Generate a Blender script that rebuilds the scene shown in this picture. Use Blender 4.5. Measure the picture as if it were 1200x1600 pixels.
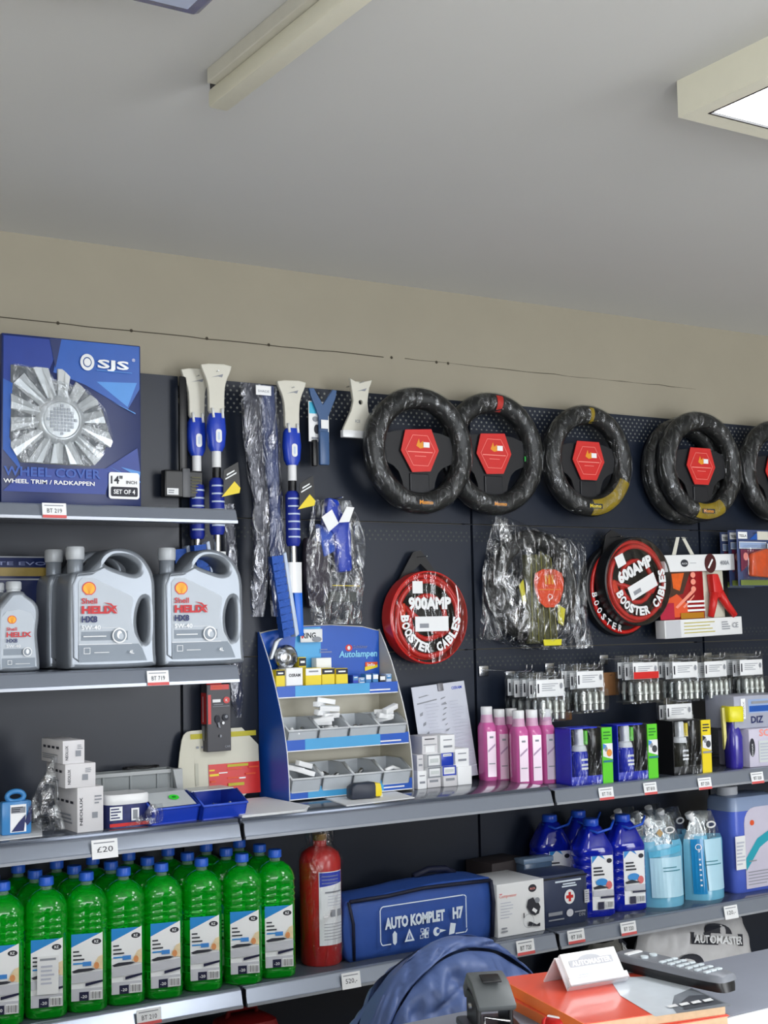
import bpy, bmesh, math, random
from mathutils import Vector, Matrix, noise
R = math.radians
PI = math.pi
scene = bpy.context.scene
for o in list(bpy.data.objects): bpy.data.objects.remove(o)
C = scene.collection

# ------------------------------------------------------------------ camera
cam = bpy.data.cameras.new('camera'); camo = bpy.data.objects.new('camera', cam); C.objects.link(camo)
YAW, PITCH, ROLL = .5597, .0831, .0202
cam.sensor_fit = 'VERTICAL'; cam.sensor_height = 36.0; cam.lens = 36.0 * 2116.5 / 1600.0
cam.clip_start = .05; cam.clip_end = 60
camo.matrix_world = (Matrix.Translation((-1.5197, -3.4989, 1.5)) @ Matrix.Rotation(-YAW, 4, 'Z')
                     @ Matrix.Rotation(PI / 2 + PITCH, 4, 'X') @ Matrix.Rotation(-ROLL, 4, 'Z'))
scene.camera = camo

# ------------------------------------------------------------------ world, daylight, exposure
w = bpy.data.worlds.new('world'); scene.world = w; w.use_nodes = True
w.node_tree.nodes['Background'].inputs[0].default_value = (.80, .88, 1.0, 1)
w.node_tree.nodes['Background'].inputs[1].default_value = 1.0
def area(name, loc, rot, sx, sy, power, col):
    l = bpy.data.lights.new(name, 'AREA'); l.shape = 'RECTANGLE'; l.size = sx; l.size_y = sy; l.energy = power; l.color = col
    o = bpy.data.objects.new(name, l); o.location = loc; o.rotation_euler = rot; C.objects.link(o); return o
area('daylight_shop_window', (-2.3, -6.46, 1.35), (R(90), 0, 0), 3.2, 1.9, 125, (.96, .98, 1.0))
area('daylight_shop_door', (2.6, -6.46, 1.25), (R(90), 0, 0), 1.9, 2.2, 120, (.96, .98, 1.0))
scene.view_settings.view_transform = 'Standard'
try: scene.view_settings.look = 'None'
except Exception: pass
scene.view_settings.gamma = 1.0
scene.view_settings.use_curve_mapping = False
scene.view_settings.exposure = 0.22

# ------------------------------------------------------------------ materials
def lin(c):
    return tuple(((v / 255) / 12.92 if v / 255 <= .04045 else ((v / 255 + .055) / 1.055) ** 2.4) for v in c) + (1,)
MATS = {}
def mat(name, col, rough=.5, metal=0., var=.06, bump=0., scale=30., emit=0., trans=0., ior=1.45, sss=0., spec=.5, coat=0.):
    if name in MATS: return MATS[name]
    m = bpy.data.materials.new(name); m.use_nodes = True
    nt = m.node_tree; b = nt.nodes['Principled BSDF']
    c = lin(col)
    tc = nt.nodes.new('ShaderNodeTexCoord')
    if var > 0:
        n = nt.nodes.new('ShaderNodeTexNoise'); n.inputs['Scale'].default_value = scale; n.inputs['Detail'].default_value = 3
        nt.links.new(tc.outputs['Object'], n.inputs['Vector'])
        mx = nt.nodes.new('ShaderNodeMix'); mx.data_type = 'RGBA'
        mx.inputs[6].default_value = tuple(v * (1 - var) for v in c[:3]) + (1,)
        mx.inputs[7].default_value = tuple(min(1, v * (1 + var)) for v in c[:3]) + (1,)
        nt.links.new(n.outputs['Fac'], mx.inputs[0]); nt.links.new(mx.outputs[2], b.inputs['Base Color'])
        if bump > 0:
            bp = nt.nodes.new('ShaderNodeBump'); bp.inputs['Strength'].default_value = bump; bp.inputs['Distance'].default_value = .004
            nt.links.new(n.outputs['Fac'], bp.inputs['Height']); nt.links.new(bp.outputs['Normal'], b.inputs['Normal'])
    else: b.inputs['Base Color'].default_value = c
    b.inputs['Roughness'].default_value = rough; b.inputs['Metallic'].default_value = metal
    b.inputs['IOR'].default_value = ior; b.inputs['Specular IOR Level'].default_value = spec
    if trans: b.inputs['Transmission Weight'].default_value = trans
    if coat: b.inputs['Coat Weight'].default_value = coat; b.inputs['Coat Roughness'].default_value = .08
    if emit: b.inputs['Emission Color'].default_value = c; b.inputs['Emission Strength'].default_value = emit
    MATS[name] = m; return m
def film(name, col=(230, 232, 235), fac=.18, amp=.5, scale=26., rough=.12, bump=.9):
    """thin clear plastic: transparent sheet with crinkled glossy reflections"""
    if name in MATS: return MATS[name]
    m = bpy.data.materials.new(name); m.use_nodes = True; nt = m.node_tree; nt.nodes.clear()
    N = nt.nodes.new; L = nt.links.new
    out = N('ShaderNodeOutputMaterial'); mix = N('ShaderNodeMixShader'); tr = N('ShaderNodeBsdfTransparent'); gl = N('ShaderNodeBsdfGlossy')
    tr.inputs[0].default_value = (.93, .94, .95, 1); gl.inputs[0].default_value = lin(col); gl.inputs['Roughness'].default_value = rough
    tc = N('ShaderNodeTexCoord'); n = N('ShaderNodeTexNoise'); n.inputs['Scale'].default_value = scale; n.inputs['Detail'].default_value = 4; n.inputs['Distortion'].default_value = 1.4
    mp = N('ShaderNodeMapping'); mp.inputs['Scale'].default_value = (1.4, 1.4, .55)
    L(tc.outputs['Object'], mp.inputs[0]); L(mp.outputs[0], n.inputs['Vector'])
    bp = N('ShaderNodeBump'); bp.inputs['Strength'].default_value = bump; bp.inputs['Distance'].default_value = .02
    L(n.outputs['Fac'], bp.inputs['Height']); L(bp.outputs[0], gl.inputs['Normal'])
    rp = N('ShaderNodeMapRange'); rp.inputs[1].default_value = .47; rp.inputs[2].default_value = .70; rp.inputs[3].default_value = fac; rp.inputs[4].default_value = amp
    L(n.outputs['Fac'], rp.inputs[0]); L(rp.outputs[0], mix.inputs[0]); L(tr.outputs[0], mix.inputs[1]); L(gl.outputs[0], mix.inputs[2]); L(mix.outputs[0], out.inputs[0])
    MATS[name] = m; return m
def panel_mat(name, col, bands, hc=(120, 122, 118)):
    """powder coated steel back panel; punched hole rows in given z bands (object space)"""
    m = mat(name, col, .42, 0, .10, .05, 9)
    nt = m.node_tree; b = nt.nodes['Principled BSDF']; N = nt.nodes.new; L = nt.links.new
    tc = N('ShaderNodeTexCoord'); sp = N('ShaderNodeSeparateXYZ'); L(tc.outputs['Object'], sp.inputs[0])
    def M(op, a, b_=None, v=None):
        n = N('ShaderNodeMath'); n.operation = op
        if isinstance(a, (int, float)): n.inputs[0].default_value = a
        else: L(a, n.inputs[0])
        if b_ is not None:
            if isinstance(b_, (int, float)): n.inputs[1].default_value = b_
            else: L(b_, n.inputs[1])
        return n.outputs[0]
    pitch = .0125
    row = M('FLOOR', M('DIVIDE', sp.outputs[2], pitch))
    off = M('MULTIPLY', M('MODULO', row, 2.0), .5)
    fx = M('SUBTRACT', M('FRACT', M('ADD', M('DIVIDE', sp.outputs[0], pitch * 1.6), off)), .5)
    fz = M('SUBTRACT', M('FRACT', M('DIVIDE', sp.outputs[2], pitch)), .5)
    d = M('SQRT', M('ADD', M('MULTIPLY', M('MULTIPLY', fx, 1.6), M('MULTIPLY', fx, 1.6)), M('MULTIPLY', fz, fz)))
    hole = M('LESS_THAN', d, .27)
    band = None
    for z0, z1 in bands:
        q = M('MULTIPLY', M('GREATER_THAN', sp.outputs[2], z0), M('LESS_THAN', sp.outputs[2], z1))
        band = q if band is None else M('MAXIMUM', band, q)
    hole = M('MULTIPLY', hole, band)
    src = b.inputs['Base Color'].links[0].from_socket
    mx = N('ShaderNodeMix'); mx.data_type = 'RGBA'; mx.inputs[7].default_value = lin(hc); L(hole, mx.inputs[0]); L(src, mx.inputs[6]); L(mx.outputs[2], b.inputs['Base Color'])
    return m
white = mat('white_paper', (240, 242, 244), .6, var=.02)
whiteg = mat('white_gloss', (232, 234, 236), .25, var=.02)
black = mat('black_plastic', (22, 23, 26), .35)
ink = mat('dark_ink', (42, 44, 54), .6, var=0)
greyi = mat('grey_ink', (140, 144, 152), .6, var=0)
redm = mat('red_print', (205, 38, 36), .35, var=.03)
steel = mat('chrome_wire', (190, 192, 195), .22, 1., .03)
yellow = mat('yellow_print', (232, 208, 30), .4, var=.03)
greenm = mat('green_print', (92, 205, 38), .4, var=.03)
bluep = mat('blue_plastic', (28, 62, 182), .3, var=.05)
silv = mat('jug_silver', (140, 147, 156), .32, .35, .04)
clear = film('clear_blister', fac=.06, amp=.24, scale=14., bump=.35)
wrap = film('crinkled_wrap', fac=.03, amp=.55, scale=24.)
softfilm = film('soft_film', fac=.02, amp=.10, scale=12.)

# ------------------------------------------------------------------ mesh helpers
class MB:
    def __init__(s): s.v = []; s.f = []; s.m = []
    def add(s, vs, fs, mi=0):
        n = len(s.v); s.v += [tuple(v) for v in vs]; s.f += [tuple(i + n for i in f) for f in fs]; s.m += [mi] * len(fs); return s
    def box(s, x0, x1, y0, y1, z0, z1, mi=0):
        return s.add([(x0,y0,z0),(x1,y0,z0),(x1,y1,z0),(x0,y1,z0),(x0,y0,z1),(x1,y0,z1),(x1,y1,z1),(x0,y1,z1)],
                     [(0,3,2,1),(4,5,6,7),(0,1,5,4),(1,2,6,5),(2,3,7,6),(3,0,4,7)], mi)
    def loft(s, rings, mi=0, cap=True, closed=False):
        n = len(rings[0]); vs = [p for r in rings for p in r]; fs = []
        k = len(rings)
        for i in range(k if closed else k - 1):
            a, b = i * n, ((i + 1) % k) * n
            for j in range(n): fs.append((a + j, a + (j + 1) % n, b + (j + 1) % n, b + j))
        if cap and not closed: fs.append(tuple(range(n))[::-1]); fs.append(tuple(range((k - 1) * n, k * n)))
        return s.add(vs, fs, mi)
    def lathe(s, prof, n=20, cx=0, cy=0, mi=0):
        return s.loft([[(cx + r * math.cos(2*PI*j/n), cy + r * math.sin(2*PI*j/n), z) for j in range(n)] for r, z in prof], mi)
    def prism(s, poly, y0, y1, mi=0):
        n = len(poly)
        return s.add([(x, y0, z) for x, z in poly] + [(x, y1, z) for x, z in poly],
                     [tuple(range(n))[::-1], tuple(range(n, 2*n))] + [(i, (i+1) % n, n + (i+1) % n, n + i) for i in range(n)], mi)
    def tube(s, path, r, n=8, closed=False, mi=0):
        P = [Vector(p) for p in path]; rings = []; k = len(P); up = None
        for i, p in enumerate(P):
            if closed: t = P[(i+1) % k] - P[i-1]
            else: t = P[min(i+1, k-1)] - P[max(i-1, 0)]
            t.normalize()
            if up is None: up = t.orthogonal().normalized()
            else: up = (up - t * up.dot(t)).normalized()
            bi = t.cross(up); rr = r[i] if isinstance(r, (list, tuple)) else r
            rings.append([tuple(p + up * rr * math.cos(2*PI*j/n) + bi * rr * math.sin(2*PI*j/n)) for j in range(n)])
        return s.loft(rings, mi, True, closed)
    def torus(s, c, R_, r, n=40, k=10, rz=None, mi=0):
        rz = rz or R_
        rings = []
        for i in range(n):
            a = 2*PI*i/n
            rings.append([(c[0] + (R_ + r*math.cos(2*PI*j/k))*math.cos(a), c[1] + r*math.sin(2*PI*j/k), c[2] + (rz + r*math.cos(2*PI*j/k))*math.sin(a)) for j in range(k)])
        return s.loft(rings, mi, False, True)
    def mesh(s, name, bevel=0, seg=2):
        me = bpy.data.meshes.new(name); me.from_pydata(s.v, [], s.f)
        for p, i in zip(me.polygons, s.m): p.material_index = i
        bm = bmesh.new(); bm.from_mesh(me)
        bmesh.ops.recalc_face_normals(bm, faces=bm.faces)
        if bevel: bmesh.ops.bevel(bm, geom=[e for e in bm.edges if e.is_manifold and e.calc_face_angle(0) > .5], offset=bevel, segments=seg, affect='EDGES', profile=.5)
        bm.to_mesh(me); bm.free(); return me
    def build(s, name, mats, parent=None, bevel=0, smooth=False, loc=None, rot=None, seg=2):
        return obj(name, s.mesh(name, bevel, seg), mats, parent, smooth, loc, rot)
def obj(name, me, mats, parent=None, smooth=False, loc=None, rot=None):
    o = bpy.data.objects.new(name, me); C.objects.link(o)
    if not len(me.materials):
        for m in (mats if isinstance(mats, (list, tuple)) else [mats]): me.materials.append(m)
    if smooth: 
        me.shade_smooth()
        if smooth != 2: me.set_sharp_from_angle(angle=R(42))
    if parent: o.parent = parent
    if loc: o.location = loc
    if rot: o.rotation_euler = rot
    return o
def tag(o, label, cat, group=None, kind=None):
    o['label'] = label; o['category'] = cat
    if group: o['group'] = group
    if kind: o['kind'] = kind
    return o
def T(name, label, cat, loc=(0, 0, 0), rz=0, group=None, rot=None):
    o = bpy.data.objects.new(name, None); C.objects.link(o); o.empty_display_size = .02
    o.location = loc; o.rotation_euler = rot if rot else (0, 0, rz)
    return tag(o, label, cat, group)
def dup(root, loc, rz=None, label=None, group=None, drop=(), rot=None):
    r = root.copy(); C.objects.link(r); r.location = loc
    if rz is not None: r.rotation_euler = (0, 0, rz)
    if rot is not None: r.rotation_euler = rot
    if label: r['label'] = label
    if group: r['group'] = group
    for ch in root.children:
        if ch.name.split('.')[0] in drop: continue
        c = ch.copy(); C.objects.link(c); c.parent = r
        for g in ch.children:
            d = g.copy(); C.objects.link(d); d.parent = c
    return r
def struct(name, mb, m, parent=None, **k):
    o = mb.build(name, m, parent, **k); o['kind'] = 'structure'; return o
# text and flat shapes -------------------------------------------------------
_T = {}
def text_geo(s, bold=0.):
    key = (s, bold)
    if key not in _T:
        cu = bpy.data.curves.new('t', 'FONT'); cu.body = s; cu.size = 1; cu.offset = bold; cu.resolution_u = 2
        ob = bpy.data.objects.new('t', cu)
        me = bpy.data.meshes.new_from_object(ob)
        vs = [v.co.copy() for v in me.vertices]; fs = [tuple(p.vertices) for p in me.polygons]
        bpy.data.objects.remove(ob); bpy.data.curves.remove(cu); bpy.data.meshes.remove(me)
        x0 = min([v.x for v in vs] or [0]); x1 = max([v.x for v in vs] or [1])
        _T[key] = ([(v.x - x0, v.y) for v in vs], fs, x1 - x0)
    return _T[key]
def shape2d(splines, depth, bevel=0., res=1):
    """filled outline(s) with holes in local XZ, thickness along Y (front at -depth/2)"""
    cu = bpy.data.curves.new('s', 'CURVE'); cu.dimensions = '2D'; cu.fill_mode = 'BOTH'; cu.extrude = max(depth / 2 - bevel, 0); cu.bevel_depth = bevel; cu.bevel_resolution = res
    cu.offset = -bevel if bevel else 0
    for pts in splines:
        sp = cu.splines.new('POLY'); sp.points.add(len(pts) - 1); sp.use_cyclic_u = True
        for p, q in zip(sp.points, pts): p.co = (q[0], q[1], 0, 1)
    ob = bpy.data.objects.new('s', cu); me = bpy.data.meshes.new_from_object(ob)
    bpy.data.objects.remove(ob); bpy.data.curves.remove(cu)
    me.transform(Matrix.Rotation(PI / 2, 4, 'X')); me.materials.clear(); return me
def smooth_poly(pts, it=2):
    for _ in range(it):
        q = []
        for i in range(len(pts)):
            a, b = pts[i], pts[(i + 1) % len(pts)]
            q += [(a[0]*.75 + b[0]*.25, a[1]*.75 + b[1]*.25), (a[0]*.25 + b[0]*.75, a[1]*.25 + b[1]*.75)]
        pts = q
    return pts
def rrect(x0, z0, x1, z1, r, n=4):
    pts = []
    for cx, cz, a0 in ((x1-r, z0+r, -90), (x1-r, z1-r, 0), (x0+r, z1-r, 90), (x0+r, z0+r, 180)):
        for i in range(n + 1): a = R(a0 + 90*i/n); pts.append((cx + r*math.cos(a), cz + r*math.sin(a)))
    return pts
class Decal:
    """flat print: coloured shapes in local XZ facing -Y, stacked by hair-thin layers"""
    def __init__(s, y=0, step=.0004): s.v = []; s.f = []; s.m = []; s.mats = []; s.y = y; s.step = step; s.k = 0
    def _add(s, vs, fs, m):
        if m not in s.mats: s.mats.append(m)
        s.k += 1; n = len(s.v); y = s.y - s.step * s.k
        s.v += [(x, y, z) for x, z in vs]; s.f += [tuple(i + n for i in f) for f in fs]; s.m += [s.mats.index(m)] * len(fs); return s
    def rect(s, x0, z0, x1, z1, m, nx=1):
        vs = []; fs = []
        for i in range(nx + 1): x = x0 + (x1 - x0) * i / nx; vs += [(x, z0), (x, z1)]
        for i in range(nx): fs.append((2*i, 2*i+2, 2*i+3, 2*i+1))
        return s._add(vs, fs, m)
    def quad(s, pts, m, nx=1):   # bl br tr tl
        vs = []; fs = []
        for i in range(nx + 1):
            t = i / nx
            for a, b in ((0, 1), (3, 2)): vs.append((pts[a][0] + (pts[b][0]-pts[a][0])*t, pts[a][1] + (pts[b][1]-pts[a][1])*t))
        for i in range(nx): fs.append((2*i, 2*i+2, 2*i+3, 2*i+1))
        return s._add(vs, fs, m)
    def poly(s, pts, m): 
        a = sum(pts[i][0]*pts[(i+1) % len(pts)][1] - pts[(i+1) % len(pts)][0]*pts[i][1] for i in range(len(pts)))
        if a < 0: pts = pts[::-1]
        return s._add(pts, [tuple(range(len(pts)))], m)
    def rr(s, x0, z0, x1, z1, r, m): return s.poly(rrect(x0, z0, x1, z1, r), m)
    def ell(s, cx, cz, rx, rz, m, n=20): return s.poly([(cx + rx*math.cos(2*PI*i/n), cz + rz*math.sin(2*PI*i/n)) for i in range(n)], m)
    def ring(s, cx, cz, r0, r1, m, n=28, sz=1.):
        vs = []; fs = []
        for i in range(n): a = 2*PI*i/n; vs += [(cx + r0*math.cos(a), cz + r0*sz*math.sin(a)), (cx + r1*math.cos(a), cz + r1*sz*math.sin(a))]
        for i in range(n): j = (i+1) % n; fs.append((2*i, 2*i+1, 2*j+1, 2*j))
        return s._add(vs, fs, m)
    def frame(s, x0, z0, x1, z1, t, m):
        for a in ((x0, z0, x1, z0+t), (x0, z1-t, x1, z1), (x0, z0, x0+t, z1), (x1-t, z0, x1, z1)): s.rect(*a, m)
        return s
    def text(s, t, x, z, h, m, bold=.02, w=None, align='L', rot=0, shear=0):
        vs, fs, W = text_geo(t, bold); k = h / .72; kx = (w / W) if w else k
        wd = W * kx; ox = {'L': 0, 'C': -wd/2, 'R': -wd}[align]; c, sn = math.cos(rot), math.sin(rot)
        P = [(ox + a*kx + shear*b*k, b*k) for a, b in vs]
        return s._add([(x + a*c - b*sn, z + a*sn + b*c) for a, b in P], fs, m)
    def lines(s, x0, z0, x1, z1, n, m, rnd=None, fill=.45):
        rnd = rnd or random.Random(int(abs(x0*1e4 + z0*1e3)) + n)
        h = (z1 - z0) / n
        for i in range(n): s.rect(x0, z0 + h*i + h*(1-fill)/2, x0 + (x1-x0) * rnd.uniform(.6, 1.), z0 + h*i + h*(1+fill)/2, m)
        return s
    def barcode(s, x0, z0, x1, z1, base, m, n=9):
        s.rect(x0, z0, x1, z1, base); rnd = random.Random(n)
        w = (x1-x0) / (n*2+1)
        for i in range(n): s.rect(x0 + w*(2*i+1), z0 + (z1-z0)*.12, x0 + w*(2*i+1) + w*rnd.uniform(.5, 1.1), z1 - (z1-z0)*.12, m)
        return s
    def build(s, name, parent=None, fn=None, loc=None, rot=None):
        vs = [fn(*v) for v in s.v] if fn else s.v
        me = bpy.data.meshes.new(name); me.from_pydata(vs, [], s.f)
        for p, i in zip(me.polygons, s.m): p.material_index = i
        return obj(name, me, s.mats, parent, False, loc, rot)
def sring(w_, d, z, n=28, e=3.2, cx=0, cy=0):
    out = []
    for j in range(n):
        a = 2*PI*j/n; c, sn = math.cos(a), math.sin(a)
        out.append((cx + w_/2*math.copysign(abs(c)**(2/e), c), cy + d/2*math.copysign(abs(sn)**(2/e), sn), z))
    return out
def rbox(name, x0, x1, y0, y1, z0, z1, m, parent=None, b=.002, **k):
    return MB().box(x0, x1, y0, y1, z0, z1).build(name, m, parent, bevel=b, smooth=1, **k)
def sheet(top, rows, th, seed, amp=.006, nu=14, nv=26, fr=18., back=True):
    """crumpled pillow/bag: rows = [(z, xl, xr)] from top to bottom"""
    vs = []; fs = []
    def at(t):
        zt = t * (len(rows) - 1); i = min(int(zt), len(rows) - 2); u = zt - i
        return [rows[i][k]*(1-u) + rows[i+1][k]*u for k in range(3)]
    for side in ((-1, 1) if back else (-1,)):
        base = len(vs)
        for j in range(nv + 1):
            t = j / nv; z, xl, xr = at(t)
            for i in range(nu + 1):
                u = i / nu; x = xl + (xr - xl) * u
                prof = (max(0, math.sin(PI*u)) ** .5) * (max(.05, math.sin(PI*min(max(t, .03), .97))) ** .4)
                nz = noise.noise(Vector((x*fr, seed*3.1, z*fr*.5))) + .5*noise.noise(Vector((x*fr*2.3, seed*5.7, z*fr*1.6)))
                e = min(u, 1-u) * 6
                vs.append((x + amp*.5*noise.noise(Vector((z*20, seed, i*.3))), top + side*th*prof + amp*nz*min(1, .25 + e), z))
        for j in range(nv):
            for i in range(nu):
                a = base + j*(nu+1) + i; q = (a, a+1, a+nu+2, a+nu+1)
                fs.append(q if side == 1 else q[::-1])
    return MB().add(vs, fs)

# ================================================================== THE ROOM
CE = 2.567
m_wall = mat('wall_cream', (156, 150, 134), .75, var=.05, bump=.05, scale=5)
m_ceil = mat('ceiling_white', (216, 217, 216), .8, var=.02, bump=.04, scale=3)
m_floor = mat('floor_tile', (214, 210, 204), .35, var=.10, scale=4)
struct('floor', MB().box(-4, 6, -6.5, .03, -.1, 0), m_floor)
struct('ceiling', MB().box(-4, 6, -6.5, .15, CE, CE + .1), m_ceil)
wb = struct('wall_back', MB().box(-4, 6, .03, .15, 0, CE), m_wall)
rnd = random.Random(4)
pts = [(-1.4 + .06*i, .0285, 2.332 + rnd.uniform(-.0015, .0015)) for i in range(36)]
MB().tube(pts, .0013, 5).build('crack', mat('crack_dark', (70, 64, 54), .9), wb)  # crack drawn as a thin dark tube along the wall
pts = [(.78 + .06*i, .0288, 2.333 + rnd.uniform(-.002, .002)) for i in range(22)]
MB().tube(pts, [rnd.choice((.0003, .0006, .001)) for _ in pts], 5).build('crack', MATS['crack_dark'], wb)
for x in (-.34, -.13, .10, .30, .73, .90, .945):
    MB().lathe([(.001, 0), (.005, .0006), (.001, .0016)], 8).build('chip', MATS['crack_dark'], wb, loc=(x, .0296, 2.333), rot=(R(90), 0, 0))
struct('wall_left', MB().box(-4.12, -4, -6.5, .15, 0, CE), m_wall)
struct('wall_right', MB().box(6, 6.12, -6.5, .15, 0, CE), m_wall)
wf = MB()
for a in ((-4, -3.95, 0, CE), (-.65, 1.6, 0, CE), (3.6, 6, 0, CE), (-3.95, -.65, 0, .35), (-3.95, -.65, 2.35, CE), (1.6, 3.6, 2.4, CE)): wf.box(a[0], a[1], -6.62, -6.5, a[2], a[3])
struct('wall_front', wf, m_wall)
alu = mat('white_aluminium', (215, 217, 220), .4, .2)
for nm, x0, x1, z0, z1, nx in (('window_1', -3.95, -.65, .35, 2.35, 3), ('door_1', 1.6, 3.6, 0, 2.4, 2)):
    fr = MB()
    for x in [x0 + (x1 - x0)*i/nx for i in range(nx + 1)]: fr.box(x - .03, x + .03, -6.6, -6.53, z0, z1)
    fr.box(x0, x1, -6.6, -6.53, z0, z0 + .06); fr.box(x0, x1, -6.6, -6.53, z1 - .06, z1)
    struct(nm, fr, alu)

# ceiling fittings
cream = mat('cream_enamel', (240, 238, 220), .45, var=.03)
t = T('batten_light', 'unlit cream fluorescent batten running across the ceiling', 'ceiling light', (-.425, -1.17, CE))
MB().box(-.020, .024, -1.3, 0, -.066, -.028).build('cover', cream, t, bevel=.008, smooth=1)
MB().box(-.034, .010, -1.28, -.03, -.0285, 0).build('base', mat('grey_enamel', (214, 212, 200), .5), t, bevel=.002)
MB().box(-.012, .012, -.03, .004, -.034, -.004).build('bracket', black, t)
t = T('fluorescent_light', 'lit box fluorescent light with cream frame and bright louvred diffuser', 'ceiling light', (.378, -1.60, CE))
fh = .075
f = MB(); f.box(0, .012, -1.3, 0, -fh, 0); f.box(.588, .6, -1.3, 0, -fh, 0); f.box(.012, .588, -.012, 0, -fh, 0); f.box(.012, .588, -1.3, -1.288, -fh, 0)
f.box(.012, .04, -1.288, -.012, -fh, -fh + .006); f.box(.56, .588, -1.288, -.012, -fh, -fh + .006); f.box(.04, .56, -.045, -.012, -fh, -fh + .006)
f.build('frame', cream, t)
g = MB(); g.box(.036, .04, -1.288, -.045, -fh - .001, -fh + .008); g.box(.04, .56, -.049, -.045, -fh - .001, -fh + .008); g.build('gasket', black, t)
MB().box(.04, .56, -1.285, -.049, -fh + .004, -fh + .012).build('diffuser', mat('lamp_glow', (248, 250, 252), .5, var=0, emit=10.), t)
lv = MB()
for i in range(1, 9): lv.box(.04, .56, -.049 - i*.15, -.047 - i*.15, -fh + .0005, -fh + .004)
lv.build('louvre', whiteg, t)
t['group'] = 'lit box fluorescent lights'
dup(t, (-2.55, -2.0, CE), None, 'added unseen lit box fluorescent light above the left part of the shop')  # added out-of-view light, raises the overall brightness of the shop
dup(t, (.378, -3.9, CE), None, 'added unseen lit box fluorescent light above the customer side of the counter')  # second added out-of-view light, for brightness and highlights on the goods
t = T('ceiling_lamp', 'square blue glass ceiling lamp at the upper left edge', 'ceiling light', (-.625, -1.525, CE))
MB().box(-.36, .02, -.36, .02, -.03, 0).build('base', mat('lamp_base', (205, 203, 192), .6), t, bevel=.003)
MB().box(-.34, 0, -.34, 0, -.07, -.03).build('glass_shade', mat('blue_glass', (58, 72, 150), .12, var=.5, scale=24, coat=.5), t, bevel=.012, smooth=1)
MB().box(-.31, -.03, -.31, -.03, -.074, -.069).build('inner_plate', mat('pale_glass', (190, 200, 225), .2, var=.1, scale=40), t, bevel=.002)

# ================================================================== SHELVING
m_pan = mat('navy_panel', (20, 29, 45), .38, 0, .10, .04, 8)
m_peg = panel_mat('navy_perforated_panel', (20, 29, 45), [(.305, .39)])
m_peg2 = panel_mat('navy_perforated_panel_low', (20, 29, 45), [(.34, .378), (.02, .05)], (52, 56, 56))
m_lip = mat('grey_steel_lip', (150, 158, 172), .28, .55, .03)
m_brd = mat('grey_steel_board', (84, 91, 104), .16, .35, .04, scale=12)
m_post = mat('black_steel_post', (24, 28, 36), .5)
m_ridge = mat('lip_ridge', (170, 175, 184), .35, .4)
def shelf(bay, z, x0, x1, lipz, lipb):
    s = MB().box(x0, x1, -.357, -.004, z - .022, z).build('shelf_board', m_brd, bay, bevel=.003, smooth=1)
    prof = [(-.350, lipz), (-.362, lipz - .001), (-.368, lipz - .006), (-.377, lipb + .010), (-.379, lipb + .008), (-.379, lipb + .001), (-.376, lipb), (-.350, lipb)]
    xa, xb = x0 + .003, x1 - .003
    l = MB().loft([[(x, y, zz) for y, zz in prof] for x in (xa, xb)]).build('lip', m_lip, s, smooth=1)
    MB().box(xa, xb, -.3805, -.376, lipb + .0005, lipb + .007).build('ridge', m_ridge, s)
    MB().box(xa - .002, xa, -.372, -.35, lipb, lipz - .004).build('end_cap', black, s)
    return s
BAYL = ['dark display bay at the left with four grey shelves of oil and bottles', 'dark pegboard bay hung with snow brushes and two front wheel covers',
        'dark pegboard bay behind the bagged wheel cover and booster cables', 'dark pegboard bay at the right edge of the picture']
for k in range(4):
    b = T('display_bay', BAYL[k], 'shelving', (k - 1, 0, 0), 0, 'run of dark display bays along the wall')
    zz = 2.21
    for i in range(5):
        h = .3965
        m = m_pan if k == 0 else (m_peg if i == 0 else m_peg2)
        MB().box(.005, .995, -.003 if k == 0 else 0, .012, .0015, h - .0015).build('back_panel', m, b, loc=(0, 0, zz - h)); zz -= h
    MB().box(-.018, .018, .013, .028, .0, 2.13).build('upright', m_post, b)
    sl = MB()
    for i in range(40): sl.box(-.004, .004, .0115, .0132, .2 + i*.05, .235 + i*.05)
    sl.build('slot_row', black, b)
    x0, x1 = .003, .997
    if k == 0: shelf(b, 1.804, x0, x1, 1.804, 1.765); shelf(b, 1.406, x0, x1, 1.406, 1.363)
    mid = 1.022 if k < 2 else 1.012
    shelf(b, mid, x0, x1, 1.013, .969)
    shelf(b, .607, x0, x1, .606, .560)
    shelf(b, .16, x0, x1, .16, .12)
    MB().box(.003, .997, -.35, -.335, 0, .118).build('kick_plate', m_post, b)

# price tags -----------------------------------------------------------------
tagred = mat('tag_red', (214, 92, 92), .6, var=0)
TG = [(-.486, 1.785, .058, .036, 1, 'BT 219', 'price tag under the hubcap box'), (-.227, 1.382, .056, .036, 1, 'BT 719', 'price tag under the right oil jug gap'),
      (-.364, .986, .064, .044, 0, '£20', 'handwritten white tag below the white carton pile'), (-.255, .582, .062, .036, 1, 'BT 210', 'price tag under the green bottles'),
      (.304, .581, .056, .040, 0, '520,-', 'plain white tag below the red wrapped canister'), (1.193, .987, .056, .036, 1, 'BT 710', 'price tag under the left green boxed spray'),
      (1.369, .988, .052, .036, 1, 'BT 810', 'price tag under the middle green boxed spray'), (1.598, .985, .056, .036, 1, 'BT 250', 'price tag under the yellow boxed spray'),
      (1.832, .985, .056, .036, 1, 'BT 320', 'price tag under the yellow capped bottle'), (.876, .585, .062, .040, 1, 'BT 720', 'price tag under the compressor carton'),
      (1.061, .590, .062, .038, 1, 'BT 310', 'price tag under the first aid bag'), (1.262, .586, .060, .038, 1, 'BT 220', 'price tag under the dark blue bottles'),
      (1.690, .579, .058, .040, 0, '120,-', 'plain white tag below the clear blue pouches')]
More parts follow.
